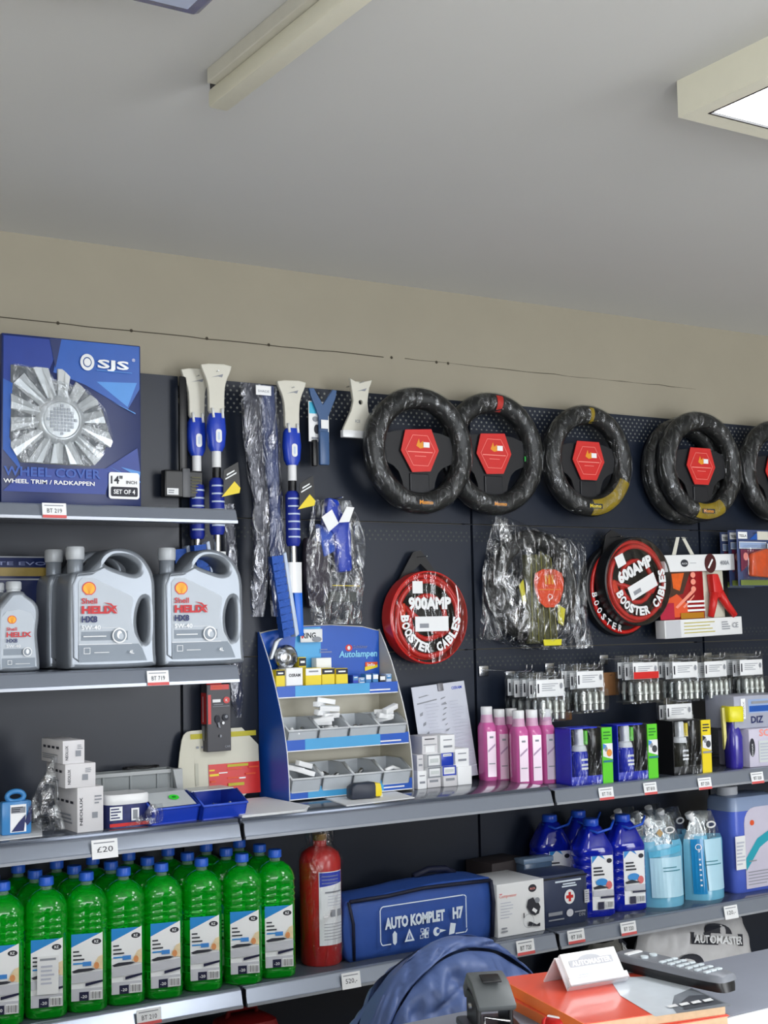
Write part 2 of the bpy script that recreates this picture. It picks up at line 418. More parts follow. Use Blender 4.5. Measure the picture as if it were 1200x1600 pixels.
for x, z, w_, h, red, s, lab in TG:
    d = Decal(0)
    d.rect(-w_/2, -h/2, w_/2, h/2, white)
    if red: d.rect(-w_/2, -h/2, w_/2, -h/2 + h*.2, tagred)
    d.rect(-w_*.42, h*.30, w_*.38, h*.36, greyi)
    d.text(s, 0, -h*.16, h*.30, ink, 0, w_*.62, 'C')
    t = T('price_tag', ('small white and red ' if red else '') + lab + ' on the shelf edge', 'price tag', (x, -.3815, z), rot=(R(-9), 0, 0), group='price tags on the shelf edges')
    MB().box(-w_/2, w_/2, 0, .0012, -h/2, h/2).build('card', white, t); d.build('print', t)

# ================================================================== TOP LEFT SHELVES
navy = mat('navy_print', (20, 38, 92), .35, var=.15, scale=8)
blue1 = mat('mid_blue_print', (30, 84, 170), .35, var=.12, scale=14)
blue2 = mat('deep_blue_print', (18, 52, 140), .35, var=.2, scale=14)
blue3 = mat('sky_blue_print', (72, 140, 214), .35, var=.1, scale=14)
hubs = mat('hubcap_silver', (196, 200, 202), .28, .35, .04)
hubd = mat('hubcap_dark', (84, 88, 92), .4, .2)
# hubcap box
t = T('hubcap_box', 'large blue retail box showing a silver hubcap on the top shelf', 'box', (-.417, -.315, 1.804))
rbox('carton', -.176, .176, 0, .13, 0, .411, navy, t, .003)
d = Decal(-.0005)
d.poly([(-.172, .26), (-.172, .405), (-.03, .405), (-.06, .33), (-.10, .32)], blue2)
d.poly([(-.035, .408), (.172, .408), (.172, .30), (.14, .245), (.03, .30), (-.05, .325)], blue1)
d.poly([(.06, .31), (.165, .315), (.14, .252)], blue3); d.poly([(-.06, .408), (-.03, .408), (-.045, .335)], navy)
d.poly([(-.173, .13), (-.173, .30), (-.150, .29), (-.158, .16), (-.125, .075)], blue1)
d.poly([(.075, .09), (.165, .15), (.172, .09), (.11, .075)], blue2); d.poly([(-.173, .03), (.08, .03), (.10, .095), (-.12, .085)], blue2)
for q in ([(.10, .262), (.16, .235), (.16, .238)], [(.09, .10), (.172, .062), (.172, .066)], [(.08, .09), (.15, .068), (.15, .07)], [(.12, .10), (.172, .09), (.17, .075)]): d.poly(q, blue3)
d.build('artwork', t)
d = Decal(-.006)
d.ring(.034, .356, .011, .018, hubs, sz=1.15); d.ell(.034, .356, .009, .010, hubs); d.text('SJS', .060, .345, .021, hubs, .03, .082)
d.rect(.058, .337, .15, .3385, blue3); d.text('®', .150, .367, .008, whiteg, 0); d.build('logo', t); d = Decal(-.006)
d.text('WHEEL COVER', -.172, .068, .022, mat('faint_blue_print', (44, 84, 170), .4, var=0), .02, .24)
d.text('WHEEL TRIM / RADKAPPEN', -.173, .05, .010, whiteg, .02, .225)
d.build('caption', t)
d = Decal(-.002); d.rr(.088, .020, .168, .086, .007, whiteg); d.text('14"', .093, .058, .019, ink, .03); d.text('INCH', .133, .058, .008, ink, .02, .028)
d.rr(.093, .026, .163, .050, .004, ink); d.text('SET OF 4', .128, .0325, .011, whiteg, .02, .056, 'C'); d.build('size_label', t, loc=(0, -.005, 0))
cx, cz, Rh = -.034, .207, .130
WIN = [(-.155, .335), (-.155, .13), (-.13, .100), (.04, .097), (.062, .112), (.095, .17), (.075, .24), (.03, .285), (-.055, .305), (-.07, .330)]
d = Decal(-.0015); d.poly(WIN, hubd); d.build('window', t)
def clipwin(me):
    bm = bmesh.new(); bm.from_mesh(me)
    for co, no in (((-.155, 0, 0), (-1, 0, 0)), ((0, 0, .101), (0, 0, -1)), ((0, 0, .333), (0, 0, 1)), ((.03, 0, .285), (.62, 0, .78)), ((.095, 0, .17), (.93, 0, .36)), ((.062, 0, .112), (.75, 0, -.66)), ((-.13, 0, .1), (-.8, 0, -.6))):
        r = bmesh.ops.bisect_plane(bm, geom=bm.verts[:] + bm.edges[:] + bm.faces[:], plane_co=co, plane_no=no, clear_outer=True)
        ed = [e for e in r['geom_cut'] if isinstance(e, bmesh.types.BMEdge)]
        if ed: bmesh.ops.edgeloop_fill(bm, edges=ed)
    bm.to_mesh(me); bm.free()
for i in range(14):
    a = R(8 + i * 360 / 14); c, s = math.cos(a), math.sin(a); b = MB(); w0, w1 = .0115, .0195
    def pt(r, w_, y): return (cx + r*c - w_*s, y, cz + r*s + w_*c)
    r0, r1 = .05, .14
    b.add([pt(r0, -w0, -.003), pt(r1, -w1, -.003), pt(r1, w1, -.003), pt(r0, w0, -.003), pt(r0, 0, -.014), pt(r1, 0, -.0085), pt(r0, -w0*.9, -.008), pt(r1, -w1*.9, -.0055), pt(r1, w1*.9, -.0055), pt(r0, w0*.9, -.008)],
          [(0, 6, 7, 1), (6, 4, 5, 7), (4, 9, 8, 5), (9, 3, 2, 8), (0, 3, 9, 4, 6), (1, 7, 5, 8, 2), (0, 1, 2, 3)])
    me = b.mesh('spoke'); clipwin(me)
    if len(me.polygons): obj('spoke', me, hubs, t)
h = MB().loft([[(cx + r*math.cos(2*PI*j/32), y, cz + r*math.sin(2*PI*j/32)) for j in range(32)] for r, y in ((.062, -.002), (.060, -.010), (.050, -.018), (.046, -.0185), (.043, -.016), (.02, -.0175), (.001, -.0178))]).build('hub', hubs, t, smooth=1)
g = MB()
for i in range(-4, 5):
    for j in range(-4, 5):
        if i*i + j*j < 17: g.box(cx + i*.0085 - .0034, cx + i*.0085 + .0034, -.0188, -.0165, cz + j*.0085 - .0034, cz + j*.0085 + .0034)
g.build('grille', mat('hubcap_mesh', (150, 154, 160), .35, .3), h)
MB().prism([(x, z) for x, z in WIN], -.021, -.0208).build('window_film', softfilm, t)

# oil jugs ---------------------------------------------------------------------
jl = mat('jug_label', (176, 184, 193), .45, .1, .03); jb = mat('jug_band', (128, 138, 149), .45, .1, .03)
logo_y = mat('emblem_yellow', (244, 176, 24), .4, var=0); navt = mat('navy_text', (34, 44, 96), .5, var=0); brick = mat('red_text', (196, 40, 48), .5, var=0)
orange0 = mat('amber_ink', (226, 130, 24), .5, var=0)
def pecten(d, x, z, r):
    pts = [(x + r*1.08*math.cos(R(a)), z + r*1.0*math.sin(R(a))) for a in range(-35, 216, 12)] + [(x - r*.45, z - r*.95), (x + r*.45, z - r*.95)]
    d.poly(pts, redm); d.poly([(x + (a - x)*.84, z + (b - z)*.84) for a, b in pts], logo_y)
    for k in (-2, -1, 0, 1, 2): d.quad([(x - .0002, z - r*.75), (x + .0002, z - r*.75), (x + k*r*.30 + .0003, z + r*.72), (x + k*r*.30 - .0003, z + r*.72)], orange0)
def jug(label, loc, rz=0):
    t = T('oil_jug', label, 'oil jug', loc, rz, 'four litre silver oil jugs')
    out = [(.004, 0), (.226, 0), (.230, .012), (.226, .05), (.227, .19), (.224, .225), (.214, .250), (.196, .275), (.170, .292), (.140, .298), (.112, .296), (.094, .286), (.078, .265), (.060, .246), (.054, .240), (.014, .238), (.004, .225), (0, .20), (0, .008)]
    h1 = [(.092, .262), (.108, .276), (.130, .279), (.158, .272), (.180, .255), (.184, .240), (.172, .232), (.150, .236), (.120, .246), (.098, .254)]
    h2 = [(.190, .17), (.200, .172), (.205, .150), (.205, .085), (.200, .066), (.191, .062), (.180, .085), (.176, .115), (.180, .145)]
    me = shape2d([smooth_poly(out, 2), smooth_poly(h1, 2)[::-1], smooth_poly(h2, 2)[::-1]], .104, .012, 2)
    obj('body', me, silv, t, smooth=1, loc=(0, .052, 0))
    n = MB().lathe([(.0195, .222), (.0195, .268), (.021, .27)], 24, .034, .052).build('neck', silv, t, smooth=1)
    c_ = MB().lathe([(.0215, .270), (.0225, .272), (.0225, .276), (.0232, .278), (.0232, .298), (.021, .302), (.001, .302)], 28, .034, .052).build('cap', mat('cap_grey', (186, 191, 196), .4, .1), t, smooth=1)
    d = Decal(-.0008)
    lab = [(.024, .018), (.200, .018), (.185, .055), (.165, .09), (.158, .13), (.165, .168), (.160, .178), (.060, .223), (.035, .224), (.024, .212)]
    d.poly(lab, jl); d.rect(.030, .070, .150, .092, jb); d.poly([(.024, .018), (.200, .018), (.188, .048), (.178, .060), (.024, .060)], jb); d.rect(.024, .0600, .16, .0612, whiteg)
    pecten(d, .050, .197, .0165)
    d.text('Shell', .030, .160, .0135, brick, .02, .040); d.text('HELIX', .030, .1365, .0175, brick, .055, .092); d.text('HX8', .030, .115, .0145, navt, .045, .040)
    d.poly([(.085, .163), (.105, .160), (.118, .148), (.122, .1365), (.114, .148), (.102, .157)], brick)
    d.text('5W-40', .030, .0965, .011, whiteg, .01, .048); d.rect(.080, .100, .128, .1008, whiteg); d.rect(.034, .079, .092, .0812, whiteg)
    d.ring(.126, .081, .0155, .0185, whiteg); d.ell(.126, .081, .0150, .0150, jb); d.ell(.126, .083, .007, .010, whiteg); d.ell(.130, .079, .006, .008, jl)
    d.frame(.034, .038, .050, .053, .0012, whiteg); d.rect(.060, .040, .098, .0414, whiteg); d.text('4L', .150, .036, .009, whiteg, .01)
    d.build('label', t)
    e = MB().tube([(.026, .0, .02), (.012, -.001, .03), (.010, -.001, .205), (.022, -.001, .232), (.062, -.001, .236), (.094, -.0005, .252)], .0022, 6).build('edge_rib', silv, t, smooth=2)
    return t
j0 = jug('silver four litre oil jug with red lettering, left of the front pair', (-.425, -.305, 1.406))
dup(j0, (-.182, -.305, 1.406), 0, 'silver four litre oil jug with red lettering, right of the front pair')
dup(j0, (-.436, -.175, 1.406), 0, 'silver oil jug hidden behind the left front jug, only its neck and edge showing')
def oil_bottle(label, loc):
    t = T('oil_bottle', label, 'oil bottle', loc, 0, 'one litre silver oil bottles')
    out = [(.004, 0), (.101, 0), (.105, .010), (.101, .055), (.097, .09), (.102, .125), (.102, .150), (.092, .168), (.070, .182), (.064, .192), (.034, .192), (.026, .182), (.008, .162), (0, .145), (0, .008)]
    obj('body', shape2d([smooth_poly(out, 2)], .066, .010, 2), silv, t, smooth=1, loc=(0, .033, 0))
    MB().lathe([(.0165, .188), (.0165, .196), (.0185, .197), (.0185, .213), (.016, .216), (.001, .216)], 24, .048, .033).build('cap', MATS['cap_grey'], t, smooth=1)
    d = Decal(-.0008); d.poly([(.010, .012), (.094, .012), (.086, .05), (.083, .085), (.088, .12), (.080, .14), (.050, .148), (.022, .144), (.010, .13)], jl)
    d.rect(.014, .040, .075, .055, jb); d.rect(.010, .012, .09, .033, jb)
    pecten(d, .034, .124, .010); d.text('Shell', .020, .098, .008, brick, .02, .025); d.text('HELIX', .020, .083, .0115, brick, .035, .060); d.text('HX8', .020, .070, .009, navt, .03, .026)
    d.text('5W-40', .020, .058, .007, whiteg, .01, .034); d.ring(.070, .047, .009, .011, whiteg); d.ell(.070, .047, .0085, .0085, jb); d.ell(.070, .048, .004, .006, whiteg); d.frame(.022, .018, .032, .028, .001, whiteg); d.rect(.04, .019, .075, .020, whiteg)
    d.build('label', t); return t
o0 = oil_bottle('small silver one litre oil bottle at the front left of the second shelf', (-.595, -.295, 1.406))
dup(o0, (-.610, -.205, 1.406), 0, 'small silver oil bottle peeking out behind the front one litre bottle')
t = T('flat_carton', 'dark blue flat carton with a gold band standing behind the oil bottles', 'box', (-.58, -.085, 1.406))
rbox('carton', -.22, .178, 0, .06, 0, .287, mat('dark_blue_card', (22, 34, 78), .4, var=.15), t)
d = Decal(-.0006); d.rect(-.22, .283, .178, .2865, greyi); d.rect(-.22, .236, .178, .258, mat('gold_print', (138, 118, 52), .4, var=.25, scale=40)); d.rect(-.22, .226, .178, .230, greyi)
d.text('NADOGRADITE EVO', -.19, .264, .009, mat('pale_blue_ink', (120, 130, 170), .5, var=0), .01, .36); d.build('artwork', t)

# ================================================================== MIDDLE SHELF, LEFT BAY
ZM = 1.022
def carton(name, label, x0, x1, y0, y1, z0, z1, m, cat='box', group=None, rz=0, b=.0015):
    t = T(name, label, cat, ((x0+x1)/2, (y0+y1)/2, z0), rz, group)
    w_, dd, h = (x1-x0)/2, (y1-y0)/2, z1 - z0
    rbox('carton', -w_, w_, -dd, dd, 0, h, m, t, b); return t, w_, dd, h
side = lambda t, d, w_: d.build('side_print', t, rot=(0, 0, R(-90)))
cart = mat('carton_white', (214, 213, 216), .5, var=.03)
def paper(label, pts, z, n=1, seed=1):
    t = T('paper', label, 'paper', (pts[0][0], pts[0][1], z), 0)
    for k in range(n):
        rn = random.Random(seed + k); a = rn.uniform(-.02, .02)
        P = [(x - pts[0][0] + rn.uniform(-.004, .004), y - pts[0][1] + rn.uniform(-.004, .004)) for x, y in pts]
        vs = [(x, y, .0005 + k*.0014) for x, y in P] + [(x, y, .0015 + k*.0014) for x, y in P]; m_ = len(P)
        MB().add(vs, [tuple(range(m_))[::-1], tuple(range(m_, 2*m_))] + [(i, (i+1) % m_, m_ + (i+1) % m_, m_ + i) for i in range(m_)]).build('sheet', white, t)
    return t
paper('white paper lying under the blue tool pack at the far left', [(-.74, -.345), (-.50, -.335), (-.43, -.12), (-.70, -.10)], ZM, 2, 3)
paper('loose white sheets on the shelf beside the blue bins', [(.006, -.362), (.185, -.362), (.232, -.30), (.222, -.06), (.05, -.06), (.03, -.20)], ZM, 4, 9)
paper('white sheet under the tape measure before the blue stand', [(.315, -.352), (.545, -.325), (.600, -.10), (.365, -.12)], ZM, 2, 13)
# blue tool pack
lb = mat('light_blue_plastic', (62, 130, 190), .3, var=.06)
t = T('tool_pack', 'light blue plastic pack with ring handle at the far left', 'package', (-.545, -.275, ZM + .003))
rbox('body', -.036, .036, -.012, .012, 0, .078, lb, t, .005)
MB().torus((0, 0, .088), .020, .0065, 24, 8, .012).build('ring_handle', lb, t, smooth=2)
d = Decal(-.0125); d.rect(-.016, .006, .022, .070, white); d.rect(-.014, .050, .020, .064, greyi); d.lines(-.014, .052, .018, .066, 3, ink); d.poly([(-.014, .008), (.016, .008), (.020, .046), (.004, .030)], navt); d.poly([(.024, .02), (.034, .03), (.034, .07), (.018, .03)], navt); d.build('card', t)
# white carton pile
def whitebox(label, x0, x1, y0, y1, z0, z1, rz=0):
    t, w_, dd, h = carton('bulb_carton', label, x0, x1, y0, y1, z0, z1, cart, 'box', 'white cartons piled at the left', rz)
    d = Decal(-dd - .0004); d.text('NEOLUX', -w_ + .013, h*.16, .007, ink, .02, h*.62, 'L', R(90)); d.rect(.004, h*.30, .018, h*.30 + .014, greyi); d.lines(w_*.30, h*.6, w_*.85, h*.82, 3, greyi); d.build('print', t)
    d = Decal(-w_ - .0004)
    for i in range(4): d.rect(-dd*.8 + i*dd*.42, h*.62, -dd*.8 + i*dd*.42 + dd*.26, h*.62 + .006, ink)
    d.lines(-dd*.8, h*.15, dd*.7, h*.4, 3, greyi); side(t, d, w_)
whitebox('tall white bulb carton at the bottom of the three carton pile', -.418, -.352, -.335, -.185, ZM, ZM + .106, R(2))
whitebox('white bulb carton in the middle of the pile', -.443, -.368, -.335, -.19, ZM + .106, ZM + .163, R(-1))
whitebox('white bulb carton on top of the pile', -.452, -.397, -.328, -.19, ZM + .163, ZM + .218, R(3))
t = T('plastic_film', 'crumpled clear film hanging around the left side of the carton pile', 'plastic film', (0, 0, 0))
sheet(-.30, [(1.20, -.462, -.452), (1.15, -.49, -.45), (1.10, -.525, -.445), (1.06, -.52, -.44), (1.03, -.49, -.43)], .012, 7, .010).build('film', wrap, t, smooth=2)
# tub
t = T('plastic_tub', 'white lidded tub with blue and red print beside the carton pile', 'tub', (-.282, -.285, ZM))
MB().loft([sring(.108, .088, z, 28, 4) for z in (0, .058)]).build('body', mat('tub_navy', (40, 48, 104), .35, var=.5, scale=60), t, smooth=1)
MB().loft([sring(a, b, z, 28, 4) for a, b, z in ((.114, .094, .056), (.116, .096, .060), (.116, .096, .076), (.110, .090, .080))]).build('lid', whiteg, t, smooth=1)
d = Decal(-.0445); d.rect(-.050, .004, .050, .012, redm); d.rect(-.050, .020, -.018, .052, white); d.lines(-.048, .022, -.02, .05, 4, navt); d.rect(.004, .016, .024, .046, white); d.rect(.008, .020, .020, .042, greyi); d.build('label', t)
t = T('plastic_film', 'crumpled clear film lying at the foot of the printed tub', 'plastic film', (0, 0, 0))
sheet(-.345, [(1.075, -.235, -.205), (1.055, -.25, -.20), (1.04, -.28, -.20), (1.028, -.30, -.205)], .010, 11, .008, nv=14).build('film', wrap, t, smooth=2)
# grey crate behind
gp = mat('grey_plastic', (138, 144, 146), .45, var=.04)
t = T('parts_crate', 'grey plastic parts crate standing against the back panel', 'crate', (-.17, -.085, ZM))
f = MB(); f.box(-.12, .112, -.03, -.024, 0, .108); f.box(-.12, .112, .04, .046, 0, .108); f.box(-.12, -.114, -.024, .04, 0, .108); f.box(.106, .112, -.024, .04, 0, .108); f.box(-.114, .106, -.024, .04, 0, .006)
f.build('box', gp, t, bevel=.001)
f = MB(); f.box(-.124, .116, -.036, -.029, .100, .110); f.build('rim', mat('light_grey_plastic', (172, 176, 178), .45), t, bevel=.001)
for x in (-.10, -.025, .05, .09): rbox('rib', x - .003, x + .003, -.0345, -.029, .004, .101, gp, t, .001)
f = MB().prism([(.085, .110), (.112, .110), (.116, .0), (.108, 0)], -.052, -.036); f.build('end_bracket', MATS['light_grey_plastic'], t, bevel=.001)
t = T('cable_coil', 'thin black cable loops lying on the grey crate', 'cable', (-.15, -.075, ZM + .111))
MB().tube([(.05*math.cos(a*.5)*(1 + .1*math.sin(a)), .020*math.sin(a*.5), .003 + .003*math.sin(a*1.3)**2) for a in range(0, 34)], .0022, 6).build('cable', black, t, smooth=2)
# blue bins
def bin_(label, loc, w_, dp, h, mt, lid, group, rz=0, name='storage_bin'):
    t = T(name, label, 'bin', loc, rz, group)
    th = .003; fr = h*.56; fy = -dp/2; by = dp/2
    s = MB()
    s.box(-w_/2 + .004, w_/2 - .004, fy + .012, by, 0, th); s.box(-w_/2, w_/2, by - th, by, 0, h)
    s.build('base', mt, t)
    for sx in (-1, 1):
        prof = [(fy + .014, 0), (by, 0), (by, h), (fy + dp*.42, h), (fy, fr)]
        x0, x1 = (sx*w_/2, sx*(w_/2 - th))
        vs = [(x0, y, z) for y, z in prof] + [(x1, y, z) for y, z in prof]; n = 5
        MB().add(vs, [tuple(range(n)), tuple(range(n, 2*n))[::-1]] + [(i, (i+1) % n, n + (i+1) % n, n + i) for i in range(n)]).build('side', mt, t)
    MB().add([(-w_/2, fy, fr), (w_/2, fy, fr), (w_/2, fy + .014, 0), (-w_/2, fy + .014, 0), (-w_/2, fy + th, fr), (w_/2, fy + th, fr), (w_/2, fy + .014 + th, 0), (-w_/2, fy + .014 + th, 0)],
             [(0, 1, 2, 3), (4, 7, 6, 5), (0, 4, 5, 1), (2, 6, 7, 3), (1, 5, 6, 2), (0, 3, 7, 4)]).build('front', mt, t)
    MB().tube([(-w_/2, fy + dp*.42, h), (-w_/2, fy, fr), (w_/2, fy, fr), (w_/2, fy + dp*.42, h)], .0034, 6).build('rim', mat('blue_rim', (60, 92, 205), .35) if mt is bluep else mat('grey_rim', (206, 210, 214), .4), t, smooth=2)
    if lid: MB().add([(-w_/2 + .007, fy + .004, fr + .004), (w_/2 - .007, fy + .004, fr + .004), (w_/2 - .007, fy + dp*.42, h + .003), (-w_/2 + .007, fy + dp*.42, h + .003), (w_/2 - .007, by - .004, h + .003), (-w_/2 + .007, by - .004, h + .003)], [(0, 1, 2, 3), (3, 2, 4, 5)]).build('clear_lid', lid, t)
    return t
lidm = mat('frosted_lid', (196, 202, 206), .25, var=.03)
t = bin_('blue plastic bin with clear lid and a green sticker', (-.172, -.262, ZM), .132, .16, .068, bluep, lidm, 'blue storage bins', R(6))
d = Decal(-.0005); d.ell(0, 0, .014, .011, mat('green_sticker', (60, 220, 60), .5, var=0)); d.ell(0, 0, .006, .004, mat('dark_green_ink', (20, 140, 40), .5, var=0)); d.build('sticker', t, loc=(.012, -.045, .0595), rot=(R(-62), 0, 0))
t = bin_('open blue plastic bin holding small metal parts', (-.035, -.275, ZM), .124, .14, .064, bluep, None, 'blue storage bins', R(3))
MB().box(-.06, .06, 0, .07, .064, .067).build('clear_lid', lidm, t)
for i in range(9):
    rn = random.Random(i); a = rn.uniform(0, 6)
    MB().lathe([(.003, 0), (.007, .001), (.007, .007), (.004, .010), (.004, .02), (.001, .021)], 8).build('small_part', steel, t, loc=(-.03 + .007*i, -.035 + rn.uniform(-.01, .02), .012 + rn.uniform(0, .012)), rot=(rn.uniform(.6, 1.6), 0, a))
# standing price catalogue
t = T('catalogue', 'white catalogue with red and yellow tables leaning on the panel by the blue stand', 'catalogue', (-.04, -.045, ZM), rot=(R(-4), 0, 0))
pl = mat('cream_card', (206, 204, 188), .5, var=.03)
obj('cover', shape2d([smooth_poly([(-.004, 0), (.256, 0), (.256, .20), (.06, .20), (.034, .196), (.022, .17), (.006, .06)], 1)], .004), pl, t)
d = Decal(-.0026); lime = mat('olive_print', (186, 176, 40), .5, var=.05)
d.rect(.050, .176, .25, .190, lime); d.rect(.066, .150, .074, .156, greyi); d.rect(.080, .150, .088, .156, greyi); d.rect(.06, .05, .07, .11, mat('faint_print', (186, 186, 172), .6, var=0))
d.rect(.100, .018, .256, .104, redm)
orange = mat('orange_print', (222, 84, 40), .5, var=0); 
for x0, z0, x1, z1, m_ in ((.102, .086, .118, .090, yellow), (.102, .072, .13, .078, yellow), (.13, .078, .156, .081, white), (.156, .094, .22, .101, lime), (.156, .086, .20, .089, orange), (.156, .062, .19, .066, orange), (.19, .060, .21, .064, white), (.156, .042, .205, .050, lime), (.116, .040, .135, .046, orange), (.104, .055, .118, .060, orange), (.13, .022, .15, .032, yellow), (.16, .022, .185, .026, orange), (.22, .088, .25, .092, orange), (.21, .07, .24, .074, orange)): d.rect(x0, z0, x1, z1, m_)
d.build('print', t)
# hanging phone holder box
dgrey = mat('charcoal_card', (62, 62, 68), .4, var=.05)
t = T('accessory_box', 'slim black and red boxed car accessory hanging below the oil shelf', 'box', (.083, -.062, 1.163))
rbox('carton', -.036, .036, -.002, .036, 0, .182, dgrey, t, .001)
rbox('hang_tab', -.022, .024, .030, .033, .180, .215, redm, t, .001)
d = Decal(-.0024); d.rect(-.034, .002, .034, .180, dgrey); d.rect(-.033, .075, -.024, .155, redm); d.rect(-.026, .168, .030, .182, redm); d.lines(-.02, .170, .026, .180, 2, orange); d.rect(-.020, .134, .004, .142, white); d.ell(.022, .139, .010, .009, redm); d.text('K', .022, .1355, .007, white, .02, None, 'C'); d.rect(-.020, .122, .030, .1235, greyi); d.rect(-.018, .127, .01, .129, greyi)
d.ell(-.006, .088, .008, .011, ink); d.ell(.018, .092, .009, .009, ink); d.ell(.020, .094, .0045, .0045, greyi); d.quad([(-.004, .066), (.002, .064), (-.002, .080), (-.007, .078)], greyi); d.ell(.010, .077, .004, .004, white); d.ell(.002, .042, .003, .004, greyi); d.text('CAR', .014, .010, .006, greyi, .01); d.build('print', t)
d = Decal(-.0365); d.rect(-.034, .075, .0, .16, redm); d.rect(-.030, .03, -.012, .07, greyi); d.rect(-.022, .08, -.018, .15, white); d.build('side_print', t, rot=(0, 0, R(-90)))
MB().tube([(0, .075, .205), (0, -.01, .205), (0, -.014, .212)], .0015, 6).build('peg_hook', steel, t)

# ================================================================== HANGING ON THE PEGBOARD, BAY 2
ivory = mat('ivory_plastic', (212, 210, 198), .4, var=.03)
brist = mat('blue_bristle', (34, 84, 176), .6, var=.25, bump=.6, scale=160)
pale = mat('pale_blue_plastic', (190, 205, 228), .35, var=.03)
def snow_brush(label, loc, long_=False):
    """scraper head up; local origin at head top centre, hanging down; front -y"""
    t = T('snow_brush', label, 'snow brush', loc, 0, 'snow brushes with ivory scraper heads')
    hd = [(-.048, 0), (.048, .004), (.044, -.016), (.030, -.045), (.024, -.075), (.023, -.150), (-.023, -.150), (-.024, -.075), (-.030, -.045), (-.044, -.016)]
    obj('scraper_head', shape2d([smooth_poly(hd, 1)], .014, .003), ivory, t, smooth=1)
    d = Decal(-.0072); d.poly([(-.018, -.038), (.020, -.026), (.016, -.036), (.004, -.034)], greyi); d.build('emblem', t)
    c = MB().loft([sring(a, b, z, 20, 3) for a, b, z in ((.036, .026, -.138), (.050, .032, -.150), (.056, .034, -.19), (.048, .032, -.230), (.032, .026, -.245))]).build('collar', bluep, t, smooth=1)
    d = Decal(-.0176); d.rr(-.009, -.222, .009, -.184, .008, whiteg); d.rr(-.003, -.214, .003, -.192, .0025, pale); d.build('button', c)
    MB().tube([(-.016, -.012, -.125), (-.014, -.015, -.152)], .004, 8).build('clip', whiteg, t, smooth=2); MB().tube([(.014, -.012, -.125), (.014, -.015, -.152)], .004, 8).build('clip', whiteg, t, smooth=2)
    MB().lathe([(.013, -.244), (.013, -.290)], 14).build('joint', whiteg, t, smooth=1)
    MB().lathe([(.012, -.29), (.012, -.35)], 14).build('inner_tube', black, t, smooth=1)
    g = MB().lathe([(.014, -.320), (.021, -.330), (.021, -.468), (.017, -.478)], 18).build('grip', mat('grip_blue', (24, 44, 150), .45, var=.05), t, smooth=1)
    for k in range(6): MB().loft([[(.0215*math.cos(R(-155 + 130*i/10)) , .0215*math.sin(R(-155 + 130*i/10)), -.340 - k*.022 + q) for i in range(11)] for q in (0, -.0045)], 0, False).build('stripe', pale, g)
    MB().lathe([(.0105, -.47), (.0105, -.54)], 14).build('shaft', steel if not long_ else whiteg, t, smooth=1)
    hb = MB().loft([sring(.044, .034, z, 18, 4) for z in (-.525, -.535, -.60, -.612)]).build('brush_joint', whiteg, t, smooth=1)
    MB().prism([(-.006, -.58), (.022, -.58), (.026, -.735), (.006, -.735)], -.010, .012).build('squeegee', mat('bright_blue', (24, 104, 214), .35), t, bevel=.003, smooth=1)
    MB().prism([(-.040, -.500), (-.030, -.495), (.008, -.730), (-.004, -.738)], -.016, .016).build('brush_back', pale, t, bevel=.003, smooth=1)
    n = MB()
    for k in range(11):
        z = -.505 - k*.0205; x = -.040 + k*.0032
        n.prism([(x, z), (x, z - .019), (x - .034, z - .030), (x - .036, z - .004)], -.014, .014)
    b = n.build('bristles', brist, t); b['kind'] = 'stuff'
    tg = MB().prism([(.008, -.300), (.052, -.275), (.058, -.345), (.006, -.372)], -.030, -.028).build('hang_tag', black, t)
    d = Decal(-.0302); d.poly([(.0, -.375), (.040, -.330), (.058, -.348), (.055, -.362)], yellow); d.quad([(.012, -.327), (.046, -.308), (.046, -.304), (.012, -.323)], white); d.quad([(.016, -.316), (.040, -.302), (.040, -.298), (.016, -.311)], white); d.build('tag_print', tg)
    MB().tube([(0, .052, -.02), (0, -.02, -.02)], .0018, 6).build('peg_hook', steel, t)
    return t
sb = snow_brush('front one of the two overlapping blue and ivory snow brushes behind the oil shelf', (.078, -.075, 2.236))
dup(sb, (.036, -.035, 2.226), None, 'rear one of the two overlapping snow brushes, half hidden at the left', drop=('hang_tag',))
dup(sb, (.316, -.075, 2.208), None, 'single blue and ivory snow brush hanging above the blue stand')

# long wrapped sleeves
gsl = film('grey_sleeve', (196, 198, 206), .12, .60, 18., .22, 1.)
dkbl = mat('dark_grey_fabric', (66, 68, 80), .7, var=.2, bump=.4, scale=40)
t = T('wrapped_item', 'long dark item in crinkled clear plastic with a white top label', 'wrapped item', (0, 0, 0))
R1 = [(2.19, .150, .215), (2.05, .155, .222), (1.95, .166, .23), (1.85, .182, .238), (1.72, .182, .236), (1.60, .172, .226), (1.53, .174, .214)]
sheet(-.085, [(z, a + .008, b - .008) for z, a, b in R1], .010, 3, .004).build('contents', dkbl, t, smooth=2); sheet(-.085, R1, .016, 3, .008).build('sleeve', gsl, t, smooth=2)
t2 = T('wrapped_item', 'long wrapped item beside it with a blue tint in crinkled plastic', 'wrapped item', (0, 0, 0))
R2 = [(2.19, .205, .270), (2.05, .210, .282), (1.93, .226, .284), (1.82, .236, .288), (1.70, .236, .292), (1.60, .240, .298), (1.53, .246, .298)]
sheet(-.070, [(z, a + .008, b - .008) for z, a, b in R2], .010, 5, .004).build('contents', mat('slate_fabric', (58, 72, 116), .7, var=.4, bump=.4, scale=14), t2, smooth=2); sheet(-.070, R2, .016, 5, .008).build('sleeve', gsl, t2, smooth=2)
d = Decal(-.105); d.rect(.188, 2.155, .236, 2.182, white); d.text('SHADE', .194, 2.163, .007, greyi, .01, .036); d.build('label', t2)
t3 = T('wrapped_item', 'narrow wrapped item whose loose plastic end hangs lowest beside the red box', 'wrapped item', (0, 0, 0))
